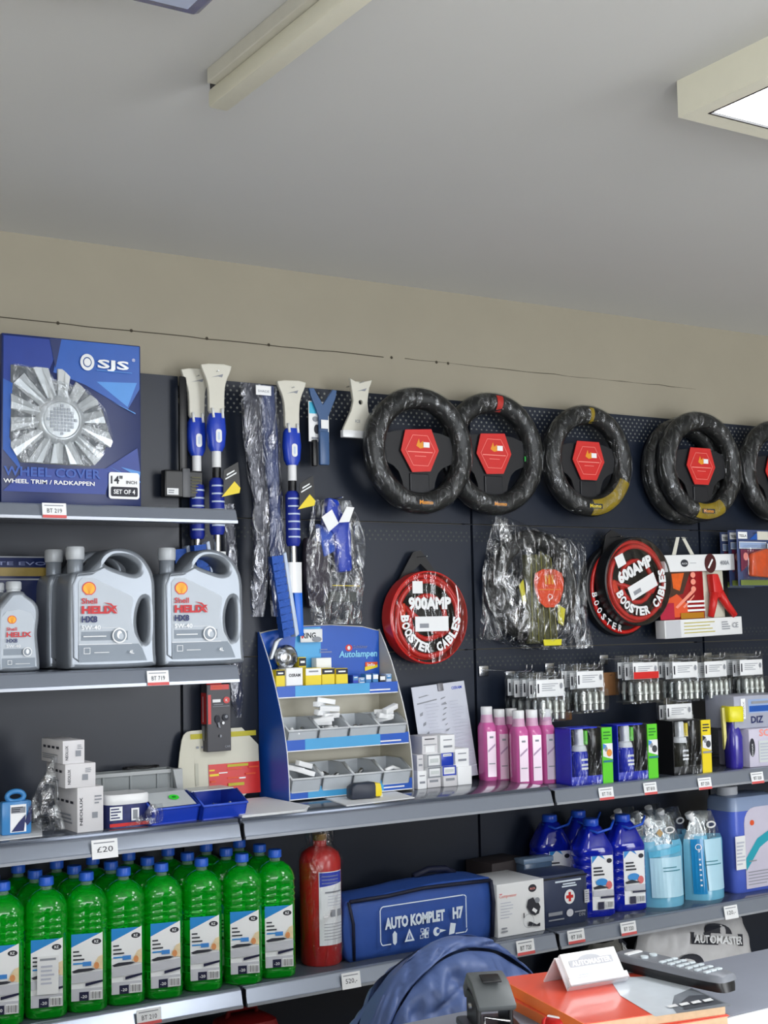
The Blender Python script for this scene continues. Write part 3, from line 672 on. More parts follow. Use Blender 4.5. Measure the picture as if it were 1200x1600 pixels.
R3 = [(1.85, .118, .15), (1.7, .118, .158), (1.5, .122, .168), (1.38, .124, .168), (1.30, .126, .172), (1.25, .146, .162)]
sheet(-.040, [(z, a + .006, b - .006) for z, a, b in R3], .006, 8, .003).build('contents', dkbl, t3, smooth=2); sheet(-.040, R3, .012, 8, .006).build('sleeve', gsl, t3, smooth=2)

# blue scraper on card
steelb = mat('steel_blue_plastic', (62, 92, 136), .35, var=.05)
t = T('window_scraper', 'steel blue fork shaped window scraper on a white and cyan card', 'scraper', (.425, -.05, 2.195))
rbox('card', -.038, .030, 0, .002, -.155, -.035, white, t, .0005)
d = Decal(-.0004); d.rect(-.036, -.072, -.006, -.038, mat('cyan_print', (70, 180, 214), .5, var=.1)); d.ell(-.016, -.088, .010, .008, greyi); d.ell(-.012, -.118, .009, .014, ink); d.rect(-.030, -.148, -.004, -.142, greyi); d.build('print', t)
fk = [(-.046, 0), (-.030, .002), (0, -.045), (.034, .002), (.048, 0), (.044, -.022), (.018, -.080), (.016, -.135), (-.014, -.135), (-.014, -.080), (-.040, -.022)]
obj('fork', shape2d([fk], .010, .002), steelb, t, smooth=1, loc=(.004, -.008, 0))
MB().box(-.012, .020, -.020, -.006, -.225, -.125).build('handle', steelb, t, bevel=.004, smooth=1)
rbox('sticker', -.008, .016, -.0212, -.0198, -.118, -.092, white, t, .0004); rbox('side_handle', -.030, -.014, -.010, .004, -.228, -.15, black, t, .003)
t = T('ice_scraper', 'ivory plastic ice scraper with flared blade hanging near the first wheel cover', 'scraper', (.545, -.075, 2.22))
hd = [(-.032, .012), (-.014, .004), (.012, .004), (.044, .012), (.040, 0), (.034, -.012), (.027, -.055), (.030, -.085), (.064, -.140), (.064, -.162), (-.058, -.162), (-.058, -.140), (-.030, -.085), (-.022, -.055), (-.028, -.012)]
hole = [(.003 + .007*math.cos(R(a)), -.058 + .007*math.sin(R(a))) for a in range(0, 360, 30)]
obj('blade', shape2d([hd, hole[::-1]], .012, .002), ivory, t, smooth=1)
rbox('edge', -.062, .068, -.010, .008, -.166, -.144, whiteg, t, .002)
d = Decal(-.0065); d.poly([(-.010, -.026), (.024, -.014), (.018, -.024), (.006, -.023)], greyi); d.text('ICE', -.018, -.120, .009, greyi, .01); d.build('emblem', t)
MB().tube([(0, .07, .0), (0, -.03, .0)], .0018, 6).build('peg_hook', steel, t)
# black boxed accessory behind brushes
t = T('accessory_pack', 'black pack with white label hanging left of the snow brushes', 'package', (-.005, -.052, 1.862))
rbox('pack', -.062, .052, 0, .028, 0, .075, black, t, .003); rbox('strip', -.010, .012, -.003, .0, 0, .08, mat('grey_strip', (92, 94, 98), .4), t, .001); rbox('strap', -.012, .010, .01, .016, .07, .34, black, t, .002)
d = Decal(-.0005); d.rect(-.058, .003, .049, .070, black); d.rect(-.056, .006, -.022, .024, white); d.lines(-.052, .009, -.026, .021, 2, greyi); d.lines(.016, .01, .048, .06, 6, mat('olive_ink', (86, 84, 52), .5, var=0)); d.build('print', t)
# blue brush in bag
t = T('bagged_brush', 'blue handled brush in a crinkled clear bag with two white tags', 'brush', (0, 0, 0))
MB().prism([(.445, 1.876), (.478, 1.87), (.498, 1.81), (.468, 1.76), (.430, 1.80)], -.06, -.03).build('head', bluep, t, bevel=.005, smooth=1)
MB().prism([(.462, 1.80), (.520, 1.815), (.524, 1.66), (.478, 1.655)], -.058, -.03).build('handle', bluep, t, bevel=.008, smooth=1)
MB().prism([(.41, 1.80), (.46, 1.78), (.47, 1.72), (.43, 1.70)], -.055, -.03).build('wrist_piece', mat('soft_blue', (40, 84, 190), .5), t, bevel=.006, smooth=1)
MB().prism([(.375, 1.76), (.44, 1.74), (.455, 1.62), (.435, 1.56), (.385, 1.55), (.370, 1.66)], -.05, -.02).build('sponge', mat('plum_grey', (52, 46, 58), .7, var=.3, scale=30), t, bevel=.008, smooth=1)
MB().prism([(.452, 1.600), (.540, 1.600), (.540, 1.570), (.446, 1.570)], -.05, -.03).build('blade', mat('grey_rubber', (74, 78, 76), .5), t, bevel=.002)
MB().tube([(.452, -.06, 1.618), (.545, -.06, 1.616)], .0012, 5).build('cord', yellow, t)
sheet(-.05, [(1.87, .40, .52), (1.80, .385, .565), (1.72, .372, .572), (1.62, .372, .566), (1.55, .38, .56), (1.505, .392, .552)], .022, 21, .010).build('bag', wrap, t, smooth=2)
for pts in ([(.405, 1.815), (.440, 1.838), (.462, 1.798), (.428, 1.772)], [(.462, 1.800), (.498, 1.803), (.516, 1.846), (.490, 1.848)]): MB().prism(pts, -.086, -.085).build('tag', white, t)
MB().tube([(.475, 0, 1.875), (.475, -.09, 1.875)], .0018, 6).build('peg_hook', steel, t)

# wheel covers -----------------------------------------------------------------
grst = mat('green_dot', (40, 190, 70), .5, var=0)
tyre = mat('black_leatherette', (30, 31, 31), .40, var=.2, bump=.3, scale=70)
hubp = mat('black_card_insert', (26, 27, 31), .5, var=.05)
wfilm = film('cover_film', (205, 208, 212), .015, .30, 26., .14, 1.)
redw = mat('label_red', (206, 40, 38), .28, var=.06, coat=.4)
gold = mat('gold_ink', (226, 150, 40), .4, var=0)
def wheel_cover(label, loc, Rr, accent, sticker, rz=0, red=True, rl=0., seed=1, dot=None):
    t = T('wheel_cover', label, 'steering wheel cover', loc, rz, 'bagged steering wheel covers on the pegboard')
    r = .033
    MB().torus((0, 0, 0), Rr - r, r, 56, 12).build('ring', tyre, t, smooth=2)
    # wrapped film around the ring
    rings = []
    for i in range(64):
        a = 2*PI*i/64; rg = []
        for j in range(14):
            b = 2*PI*j/14; q = r + .0035 + .0025*noise.noise(Vector((math.cos(a)*7 + seed, math.sin(a)*7, b*1.4)))
            rg.append(((Rr - r + q*math.cos(b))*math.cos(a), q*math.sin(b), (Rr - r + q*math.cos(b))*math.sin(a)))
        rings.append(rg)
    MB().loft(rings, 0, False, True).build('film', wfilm, t, smooth=2)
    k = Rr / .195
    sp = [(-.165, .035), (-.125, .045), (-.07, .062), (.07, .062), (.125, .045), (.165, .035), (.165, -.032), (.10, -.040), (.062, -.075), (.050, -.165), (-.050, -.165), (-.062, -.075), (-.10, -.040), (-.165, -.032)]
    ins = obj('insert', shape2d([smooth_poly([(x*k, z*k) for x, z in sp], 1)], .006), hubp, t, loc=(0, .006, 0))
    MB().box(-.035*k, .035*k, -.003, .006, -.16*k, -.07*k).build('spoke', mat('black_card_gloss', (34, 35, 40), .3), t, bevel=.003)
    if red:
        hx = [(-.047, .064), (.047, .064), (.068, -.002), (.032, -.064), (-.034, -.064), (-.068, .002)]
        c, s = math.cos(rl), math.sin(rl); hx = [(x*c - z*s, x*s + z*c) for x, z in hx]
        e = obj('label_card', shape2d([hx], .003), redw, t, loc=(0, -.006, 0))
        d = Decal(-.0018)
        d.poly([(-.014, .014), (-.004, .036), (.0, .022), (.012, .030), (.010, .016), (.018, .010), (.0, .006)], gold); d.rect(-.045, -.006, .045, -.0035, mat('pink_ink', (240, 150, 140), .5, var=0)); d.rect(-.02, -.018, .02, -.0165, MATS['pink_ink'])
        d.ring(0, 0, .052, .0535, MATS['pink_ink'], 6); d.build('label_print', e)
        if sticker: rbox('price_sticker', .012, .034, -.0088, -.0078, .010, .026, white, t, .0003)
    if dot: rbox('price_dot', .125, .141, -.003, -.002, -.018, -.002, dot, t, .0002)
    if accent:
        for a0, a1, m_, tilt in accent:
            vs = []; fs = []; n = 8; q = r + .0012
            for i in range(n + 1):
                a = R(a0 + (a1 - a0)*i/n)
                for j in range(7):
                    b = R(-150 + 100*j/6 + tilt); vs.append(((Rr - r + q*math.cos(b))*math.cos(a), q*math.sin(b), (Rr - r + q*math.cos(b))*math.sin(a)))
            for i in range(n):
                for j in range(6): p = i*7 + j; fs.append((p, p+1, p+8, p+7))
            MB().add(vs, fs).build('inlay', m_, t, smooth=2)
    d = Decal(-r - .002); d.rect(-.030, -Rr + r - .008, .030, -Rr + r + .008, ink); d.text('Momo', 0, -Rr + r - .005, .012, gold if seed % 2 else yellow, .03, .048, 'C'); d.build('badge', t)
    MB().tube([(0, -loc[1] - .001, Rr - .06), (0, -.06, Rr - .06)], .002, 6).build('peg_hook', steel, t)
    return t
yl = mat('mustard_inlay', (150, 128, 28), .4, var=.5, scale=30); rdI = mat('red_inlay', (190, 44, 34), .45)
wz = 2.028
wheel_cover('glossy black steering wheel cover with pinkish red label, leftmost and frontmost of the row', (.722, -.125, 2.020), .192, None, 1, 0, True, R(4), 1)
wheel_cover('black steering wheel cover with a red stitch at the top, second of the row', (1.036, -.075, 2.032), .195, [(82, 90, rdI, 0)], 1, 0, True, R(3), 3, grst)
wheel_cover('black steering wheel cover with mustard patches lower right, third of the row', (1.425, -.075, wz), .186, [(-92, -25, yl, 20), (86, 92, yl, 0)], 1, 0, True, 0, 4, grst)
wheel_cover('black steering wheel cover with mustard patch at the bottom, fourth of the row', (1.908, -.106, wz), .192, [(-105, -60, yl, 10)], 1, 0, True, 0, 5, white)
wheel_cover('second black cover hanging behind the fourth wheel cover, only its left rim visible', (1.900, -.037, wz - .01), .190, None, 0, 0, False, 0, 6)
wheel_cover('black steering wheel cover cut by the right picture edge, last of the row', (2.332, -.075, wz), .192, [(70, 100, yl, 0)], 1, 0, True, 0, 7)
# booster cables ----------------------------------------------------------------
redc = mat('red_cable', (200, 34, 30), .32, var=.05, coat=.3); blackc = mat('black_cable', (26, 26, 28), .4)
pvc = film('pvc_case', (225, 228, 230), .08, .22, 10., .1, .3)
def booster(label, loc, rad, amp, rot, rim, hang, tail):
    t = T('booster_cable', label, 'booster cable', loc, 0, 'round bagged booster cables'); t.rotation_euler = (0, rot, 0)
    for k in range(4): MB().torus((.004*math.sin(k*2), .012 - .010*k, .003*math.cos(k*3)), rad - .010 - .012*(k % 2), .0085, 48, 8, (rad - .008 - .010*(k % 2))*1.0).build('cable_coil', redc if k != 1 else blackc, t, smooth=2)
    MB().tube([(-rad*.55*math.cos(a*.35)*.9, -.014, rad*.5*math.sin(a*.35)) for a in range(19)], .0085, 8).build('cable_loop', redc, t, smooth=2)
    MB().tube([(-rad*.62, -.012, rad*.25), (-rad*.2, -.018, -rad*.1), (rad*.35, -.016, -rad*.42), (rad*.6, -.012, -rad*.3)], .009, 8).build('cable_end', redc, t, smooth=2)
    MB().prism([(-rad*.86, rad*.30), (-rad*.62, rad*.34), (-rad*.62, -rad*.30), (-rad*.82, -rad*.20)], -.022, -.004).build('clamp_grip', mat('orange_red_plastic', (214, 60, 34), .35), t, bevel=.004, smooth=1)
    for q in (0, 1, 2): MB().tube([(-rad*(.62 - .10*q), -.018, -rad*.22 - rad*.05*q), (-rad*(.60 - .12*q), -.020, -rad*.62 - rad*.05*q)], .006, 6).build('clamp_jaw', steel, t, smooth=2)
    MB().loft([[(q*math.cos(2*PI*j/48), y, q*math.sin(2*PI*j/48)) for j in range(48)] for q, y in ((rad + .004, -.030), (rad + .009, -.027), (rad + .010, 0), (rad + .008, .022), (rad + .004, .022), (rad + .004, -.028))], 0, False).build('case_wall', rim, t, smooth=1)
    obj('case_back', shape2d([[(rad*1.05*math.cos(2*PI*i/40), rad*1.05*math.sin(2*PI*i/40)) for i in range(40)]], .002), blackc, t, loc=(0, .024, 0))
    MB().add([((rad + .006)*math.cos(2*PI*i/40), -.030, (rad + .006)*math.sin(2*PI*i/40)) for i in range(40)], [tuple(range(40))]).build('clear_front', pvc, t)
    obj('strap', shape2d([[(-rad*.95, rad*.35), (-rad*.2, hang), (rad*.02, hang + .006), (rad*.9, rad*.45), (rad*.75, rad*.62), (0, hang - .035), (-rad*.75, rad*.65)]], .004), blackc, t, loc=(0, .018, 0))
    d = Decal(-.031)
    d.text(amp, 0, rad*.20, rad*.26, whiteg, .055, rad*1.18, 'C'); d.rect(-rad*.42, -rad*.32, rad*.50, rad*.02, whiteg); d.rect(-rad*.3, -rad*.24, -rad*.05, -rad*.14, greyi)
    d.rect(-rad*.48, rad*.55, -rad*.20, rad*.83, whiteg)
    s = 'BOOSTER CABLES'; n = len(s)
    for i, ch in enumerate(s):
        if ch == ' ': continue
        a = R(-178 + 172*i/(n - 1)); q = rad*.80
        d.text(ch, q*math.cos(a), q*math.sin(a) - 0, rad*.20, whiteg, .05, rad*.16, 'C', a + PI/2)
    d.build('print', t)
    if tail: MB().prism([(rad*.2, -rad*1.3), (rad*.62, -rad*1.22), (rad*.6, -rad*.98), (rad*.2, -rad*1.0)], -.02, -.018).build('sticker', white, t)
    MB().tube([(-rad*.1, .06, hang - .015), (-rad*.1, -.04, hang - .015)], .0018, 6).build('peg_hook', steel, t)
    return t
booster('round booster cable bag with 900AMP lettering and bright red coil', (.783, -.045, 1.520), .132, '900AMP', 0, redc, .200, False)
booster('round black rimmed booster cable bag with tilted 600AMP lettering', (1.617, -.066, 1.628), .140, '600AMP', R(-24), mat('black_vinyl', (24, 25, 28), .35), .185, False)
t = T('booster_pouch', 'black vinyl pouch with red cable and white letters behind the 600AMP bag', 'booster cable', (1.590, -.018, 1.602), 0); t.rotation_euler = (0, R(-18), 0)
obj('pouch', shape2d([[(.150*math.cos(2*PI*i/40), .158*math.sin(2*PI*i/40)) for i in range(40)]], .03, .006), MATS['black_vinyl'], t, smooth=1)
MB().torus((0, -.016, -.004), .128, .007, 40, 8, .140).build('cable', redc, t, smooth=2)
d = Decal(-.026)
for i, ch in enumerate('BOOSTER'): a = R(-190 + 12*i); d.text(ch, .137*math.cos(a), .142*math.sin(a), .022, whiteg, .03, .016, 'C', a + PI/2)
d.build('print', t)
# bagged wheel cover
t = T('bagged_wheel_cover', 'folded black wheel cover with orange label in a large clear bag', 'steering wheel cover', (1.205, -.045, 1.615))
MB().torus((.0, 0, 0), .145, .030, 48, 10, .152).build('ring', tyre, t, smooth=2)
MB().prism([(-.05, .10), (.05, .10), (.075, -.185), (-.045, -.185)], -.030, -.010).build('folded_strip', mat('olive_grey_vinyl', (78, 78, 52), .45, var=.3, scale=20), t, bevel=.004, smooth=1)
for k in range(5): MB().tube([(-.03 + .02*k, -.033, .11 - .01*abs(k-2)), (-.034 + .025*k, -.034, -.18)], .0016, 5).build('seam', mat('seam_olive', (150, 146, 70), .5), t, smooth=2)
for px in ([(-.085, .0), (-.068, .02), (-.058, -.05), (-.07, -.06)], [(.070, -.06), (.10, -.075), (.09, -.13), (.070, -.12)]): MB().prism(px, -.040, -.034).build('yellow_inlay', mat('lemon_inlay', (214, 206, 40), .4), t, bevel=.002)
hx = smooth_poly([(-.050, .060), (.050, .060), (.064, .010), (.034, -.062), (-.034, -.062), (-.064, .010)], 1)
e = obj('label_card', shape2d([hx], .003), mat('label_orange', (226, 74, 28), .3, var=.08, coat=.4), t, loc=(.030, -.045, -.008))
d = Decal(-.0018); 
for k in range(3): d.rect(-.018 + .013*k, .012, -.009 + .013*k, .042, gold)
d.rect(-.045, -.006, .045, -.004, gold); d.ring(0, -.028, .007, .009, whiteg, 14); d.build('label_print', e)
MB().prism([(.005, -.192), (.075, -.192), (.078, -.172), (.002, -.172)], -.044, -.040).build('badge', MATS['lemon_inlay'], t, bevel=.002)
sheet(-.012, [(.222, -.16, -.125), (.19, -.165, .0), (.14, -.185, .215), (.05, -.21, .222), (-.05, -.212, .215), (-.14, -.222, .222), (-.165, -.225, .228), (-.205, -.05, .236)], .050, 31, .012, 20, 26).build('bag', wrap, t, smooth=2)
MB().tube([(0, .05, .165), (0, -.07, .165)], .0018, 6).build('peg_hook', steel, t)
# boxed jumper leads with handle
t = T('jumper_lead_box', 'white and red window box of jumper leads with a ribbon handle', 'box', (1.915, -.085, 1.438)); t.rotation_euler = (0, R(-1.5), 0)
rbox('back_card', -.170, .170, .035, .040, 0, .280, black, t, .001)
rbox('top_band', -.165, .170, -.004, .036, .226, .284, whiteg, t, .002); rbox('bottom_band', -.188, .182, -.010, .036, 0, .062, whiteg, t, .002)
rbox('lead_panel', -.165, .03, .016, .034, .062, .226, mat('deep_red_card', (150, 22, 26), .4, var=.15), t, .001)
rbox('leaflet', .02, .13, .018, .034, .062, .226, pl, t, .001)
d = Decal(.0155); d.poly([(-.15, .226), (-.03, .226), (-.07, .15), (-.13, .14)], mat('brown_print', (70, 46, 34), .4, var=.2)); d.poly([(-.12, .22), (-.06, .222), (-.085, .16), (-.115, .17)], mat('flame_print', (222, 96, 28), .4, var=.3, scale=60)); d.poly([(-.16, .07), (-.15, .13), (-.10, .15), (-.06, .12), (-.04, .07)], orange)
d.quad([(-.11, .105), (-.10, .10), (-.015, .155), (-.02, .168)], mat('salmon_print', (240, 150, 130), .4, var=0)); d.quad([(-.075, .105), (-.068, .10), (-.018, .14), (-.018, .146)], MATS['salmon_print']); 
for z in (.118, .103, .088): d.rect(-.055, z, .03, z + .007, white)
for z in (.165, .19, .214): d.ell(-.022, z, .012, .010, MATS['salmon_print'])
d.rect(-.09, .064, .02, .084, mat('ochre_print', (176, 120, 20), .4, var=.1)); d.rect(-.185, .064, -.12, .12, mat('crimson_print', (176, 30, 60), .4, var=.1)); d.build('artwork', t)
d = Decal(-.0106); d.rect(-.184, .002, -.115, .060, mat('pale_grey_print', (196, 198, 204), .5, var=0)); d.lines(-.10, .01, .05, .055, 4, lime, None, .25); d.lines(.08, .018, .12, .05, 4, greyi); d.text('CE', .13, .025, .018, greyi, .01); d.build('bottom_print', t)
d = Decal(-.0045); d.rect(-.162, .229, .167, .281, whiteg); d.ell(-.075, .255, .018, .013, ink); d.text('ALCA', -.075, .251, .006, white, .01, .026, 'C'); d.rect(-.05, .254, -.02, .2555, greyi); d.ell(.048, .252, .028, .034, mat('maroon_print', (70, 22, 26), .4, var=0)); d.quad([(.034, .238), (.040, .234), (.062, .264), (.056, .268)], white); d.text('400A', .095, .246, .015, greyi, .02, .045); d.build('top_print', t)
cl = MB(); cl.prism([(.045, .215), (.075, .215), (.098, .15), (.085, .13), (.060, .13), (.050, .15)], -.016, .014); cl.build('clamp_body', redm, t, bevel=.005, smooth=1)
MB().tube([(.060, -.004, .15), (.052, -.004, .11), (.038, -.004, .066)], [.016, .014, .011], 10).build('clamp_handle', redm, t, smooth=2)
MB().tube([(.085, -.004, .15), (.115, -.004, .11), (.148, -.010, .066)], [.016, .014, .012], 10).build('clamp_handle', redm, t, smooth=2)
for sx in (-1, 1): MB().prism([(-.068 + sx*.045, .282), (-.050 + sx*.045, .282), (-.060 + sx*.012, .346), (-.075 + sx*.012, .346)], .014, .016).build('ribbon_handle', ivory, t)
MB().tube([(-.066, .09, .342), (-.066, -.01, .342)], .0018, 6).build('peg_hook', steel, t)
# three card blisters at the right
def blister(label, x, y):
    t = T('fuse_blister', label, 'blister pack', (x, y, 1.610), 0, 'three staggered card blisters at the right')
    rbox('card', -.082, .082, 0, .0015, 0, .200, mat('blister_card', (60, 74, 116), .4, var=.3, scale=18), t, .0004)
    d = Decal(-.0006); d.rect(-.075, .168, -.030, .192, white); d.text('TESLA', -.052, .174, .009, ink, .02, .036, 'C'); d.poly([(-.02, .165), (.02, .192), (.03, .165)], blue1); d.rect(.02, .165, .075, .195, ivory); d.rect(-.072, .135, .06, .155, mat('pale_blue_print', (150, 172, 210), .4, var=0)); d.frame(-.074, .133, .062, .157, .002, white); d.poly([(-.07, .05), (-.07, .13), (.03, .13), (-.01, .09)], mat('plum_print', (110, 40, 66), .4, var=.3)); d.ell(-.045, .105, .012, .014, MATS['pink_ink']); d.rect(-.075, .003, .075, .022, mat('moss_print', (110, 124, 60), .4, var=.2)); d.build('print', t)
    MB().prism([(-.035, .035), (.078, .028), (.080, .12), (.05, .135), (-.03, .115)], -.022, 0).build('bulb_kit', mat('orange_kit', (224, 84, 34), .3, var=.4, scale=30), t, bevel=.008, smooth=1)
    MB().prism(rrect(-.06, .02, .086, .145, .01), -.028, -.0005).build('blister', clear, t, bevel=.004, smooth=1)
    rbox('price_sticker', .040, .078, -.030, -.029, .132, .150, white, t, .0003)
    MB().tube([(0, .10 + y, .188) if False else (0, -y, .188), (0, -.02, .188)], .0018, 6).build('peg_hook', steel, t)
    return t
b0 = blister('front orange kit blister of the three beside the jumper lead box', 2.142, -.120)
dup(b0, (2.142, -.080, 1.610), None, 'middle kit blister of the three, half covered by the front one')
dup(b0, (2.142, -.042, 1.606), None, 'rear kit blister of the three, only its left edge showing')

# ================================================================== BLUE COUNTER STAND
stx0, stx1, sty = .235, .640, -.180
sblue = mat('stand_blue', (24, 84, 184), .35, var=.25, scale=3); scyan = mat('stand_cyan', (70, 160, 214), .35, var=.2, scale=6); swh = mat('stand_ivory', (206, 202, 186), .45, var=.03)
t = T('counter_stand', 'curved blue and white counter stand for bulbs with three tiers', 'display stand', (0, 0, ZM))
prof = [(-.006, 0), (-.182, 0), (-.181, .06), (-.172, .13), (-.158, .19), (-.135, .25), (-.108, .31), (-.078, .37), (-.045, .42), (-.012, .465), (-.006, .465)]
for sx, x in ((1, stx0), (-1, stx1)):
    def slab(xa, xb, m_, nm, par, grow=0.):
        vs = [(xa, y, z) for y, z in prof] + [(xb, y, z) for y, z in prof]; n = len(prof)
        return MB().add(vs, [tuple(range(n)), tuple(range(n, 2*n))[::-1]] + [(i, (i+1) % n, n + (i+1) % n, n + i) for i in range(n)]).build(nm, m_, par)
    p = slab(x, x + sx*.003, swh, 'side_panel', t)
    slab(x - sx*.0012, x - sx*.0001, sblue, 'outer_print', p)
    MB().tube([(x + sx*.001, y - .001, z) for y, z in prof[1:10]], .0016, 6).build('edge_trim', whiteg, p, smooth=2)
hd = [(stx0, .02), (stx1, .02), (stx1, .462), (stx1 - .06, .476), (stx1 - .17, .482), (stx0 + .12, .480), (stx0 + .03, .468), (stx0, .462)]
h = obj('back_card', shape2d([hd], .003), swh, t, loc=(0, -.006, 0))
d = Decal(-.0084); d.poly([(stx0 + .004, .31), (stx1 - .004, .31), (stx1 - .004, .460), (stx1 - .06, .473), (stx1 - .17, .480), (stx0 + .12, .478), (stx0 + .03, .466), (stx0 + .004, .460)], sblue)
d.poly([(stx0 + .10, .31), (stx0 + .20, .31), (stx0 + .20, .476), (stx0 + .12, .474)], scyan)
d.ell(.530, .412, .012, .010, redm); d.ell(.530, .412, .005, .006, whiteg); d.text('Schlüter', .545, .410, .010, MATS['pale_blue_ink'], .01, .05); d.text('Autolampen', .495, .385, .019, mat('ice_blue_ink', (130, 200, 235), .4, var=0), .03, .132, shear=.1)
d.rect(.585, .352, .640 - .012, .368, orange); d.poly([(.583, .342), (.628, .352), (.628, .360), (.583, .354)], yellow); d.text('Info', .592, .356, .009, whiteg, .02, .026)
d.rect(.43, .40, .47, .404, MATS['pale_blue_ink']); d.rect(.43, .408, .455, .411, MATS['pale_blue_ink']); d.build('header_print', h)
def tier(z, y0, lab):
    p = MB().box(stx0 + .003, stx1 - .003, y0, -.008, z, z + .003).build('tier', swh, t)
    MB().box(stx0 + .003, stx1 - .003, y0 - .0015, y0 + .001, z - .003, z + .030).build('front_lip', sblue, p)
    d = Decal(y0 - .0016); d.rect(stx0 + .06, z - .0025, stx1 - .10, z + .0295, scyan); d.rect(stx1 - .10, z + .006, stx1 - .03, z + .010, whiteg); d.rect(stx0 + .003, z - .0028, stx1 - .003, z - .0002, whiteg); d.build('lip_print', p)
tier(.282, -.112, 1); tier(.138, -.165, 2); tier(.008, -.178, 3)
rbox('rear_print', stx0 + .02, stx1 - .02, -.009, -.0085, .16, .28, swh, t, .0001) if False else None
# tier 1: small cartons and lamp
zt = ZM + .286
def small(name, label, x0, x1, y0, y1, z0, h, base, band, bz, txt=None, tm=None):
    t, w_, dd, hh = carton(name, label, x0, x1, y0, y1, z0, z0 + h, base, 'box', 'small bulb cartons on the blue stand', 0, .0008)
    d = Decal(-dd - .0003); d.rect(-w_ + .001, .001, w_ - .001, h - .001, base); d.rect(-w_ + .0005, bz[0]*h, w_ - .0005, bz[1]*h, band)
    if txt: d.text(txt, 0, h*.68, h*.11, tm or ink, .03, w_*1.4, 'C')
    else: d.rect(-w_*.6, h*.84, w_*.6, h*.90, tm or white)
    d.poly([(w_*.1, h*.05), (w_*.9, h*.05), (w_*.9, h*.3)], white); d.build('print', t); return t
blk = ink
small('bulb_box', 'yellow and black bulb box at the left end of the top tier', .240, .268, -.104, -.06, zt, .072, yellow, blk, (.78, .98))
small('bulb_box', 'white bulb box with dark lettering next to the left yellow one', .272, .325, -.104, -.06, zt, .076, white, greyi, (.30, .36), 'OSRAM')
small('bulb_box', 'yellow bulb box with white top in the middle of the top tier', .334, .385, -.104, -.06, zt, .074, yellow, white, (.72, .98), None, greyi)
small('bulb_box', 'yellow bulb box with black top, left of the matching pair', .388, .430, -.102, -.06, zt, .072, yellow, blk, (.76, .98))
small('bulb_box', 'yellow bulb box with black top, right of the matching pair', .434, .474, -.102, -.06, zt, .070, yellow, blk, (.76, .98))
small('bulb_box', 'white bulb box standing behind the yellow pair', .400, .450, -.050, -.02, zt, .100, white, greyi, (.62, .66))
small('bulb_box', 'small yellow bulb box tilted behind the white boxes', .342, .366, -.050, -.02, zt, .104, yellow, blk, (.76, .98))
for k, x in enumerate((.492, .514, .536, .560, .584, .606)):
    small('fuse_box', 'small blue and white fuse box, number %s from the left in the top tier row' % ('one', 'two', 'three', 'four', 'five', 'six')[k], x, x + .018, -.100, -.07, zt, (.048, .040, .050, .050, .044, .048)[k], (bluep, white, lb, lb, ink, pale)[k], (lb, lb, white, white, white, lb)[k], (.70, .95))
t = T('horn_speaker', 'round chrome lamp with bracket standing at the left of the top tier', 'lamp', (.300, -.045, zt))
MB().loft([[(q*math.cos(2*PI*j/28), y, .105 + q*math.sin(2*PI*j/28)) for j in range(28)] for q, y in ((.030, .012), (.036, .0), (.036, -.010), (.031, -.014), (.026, -.006), (.014, .002), (.012, -.008), (.001, -.010))]).build('reflector', steel, t, smooth=1)
MB().prism([(-.040, 0), (.040, 0), (.030, .03), (.024, .075), (-.024, .075), (-.030, .03)], .004, .012).build('stand_plate', mat('pale_metal', (180, 184, 188), .35, .4), t, bevel=.003)
MB().prism([(-.050, .10), (-.040, .10), (-.018, .15), (-.004, .16), (-.012, .165), (-.032, .152)], -.004, .010).build('bracket', MATS['pale_metal'], t, bevel=.003)
t = T('logo_sign', 'small white sticker sign with red and black letters on the stand header', 'sign', (.395, -.030, ZM + .432))
rbox('plate', -.035, .038, 0, .003, 0, .038, whiteg, t, .002); d = Decal(-.0004); d.text('RING', -.030, .012, .016, ink, .03, .045); d.rect(-.032, .012, -.026, .028, redm); d.ell(.018, .008, .016, .008, greyi); d.build('print', t)
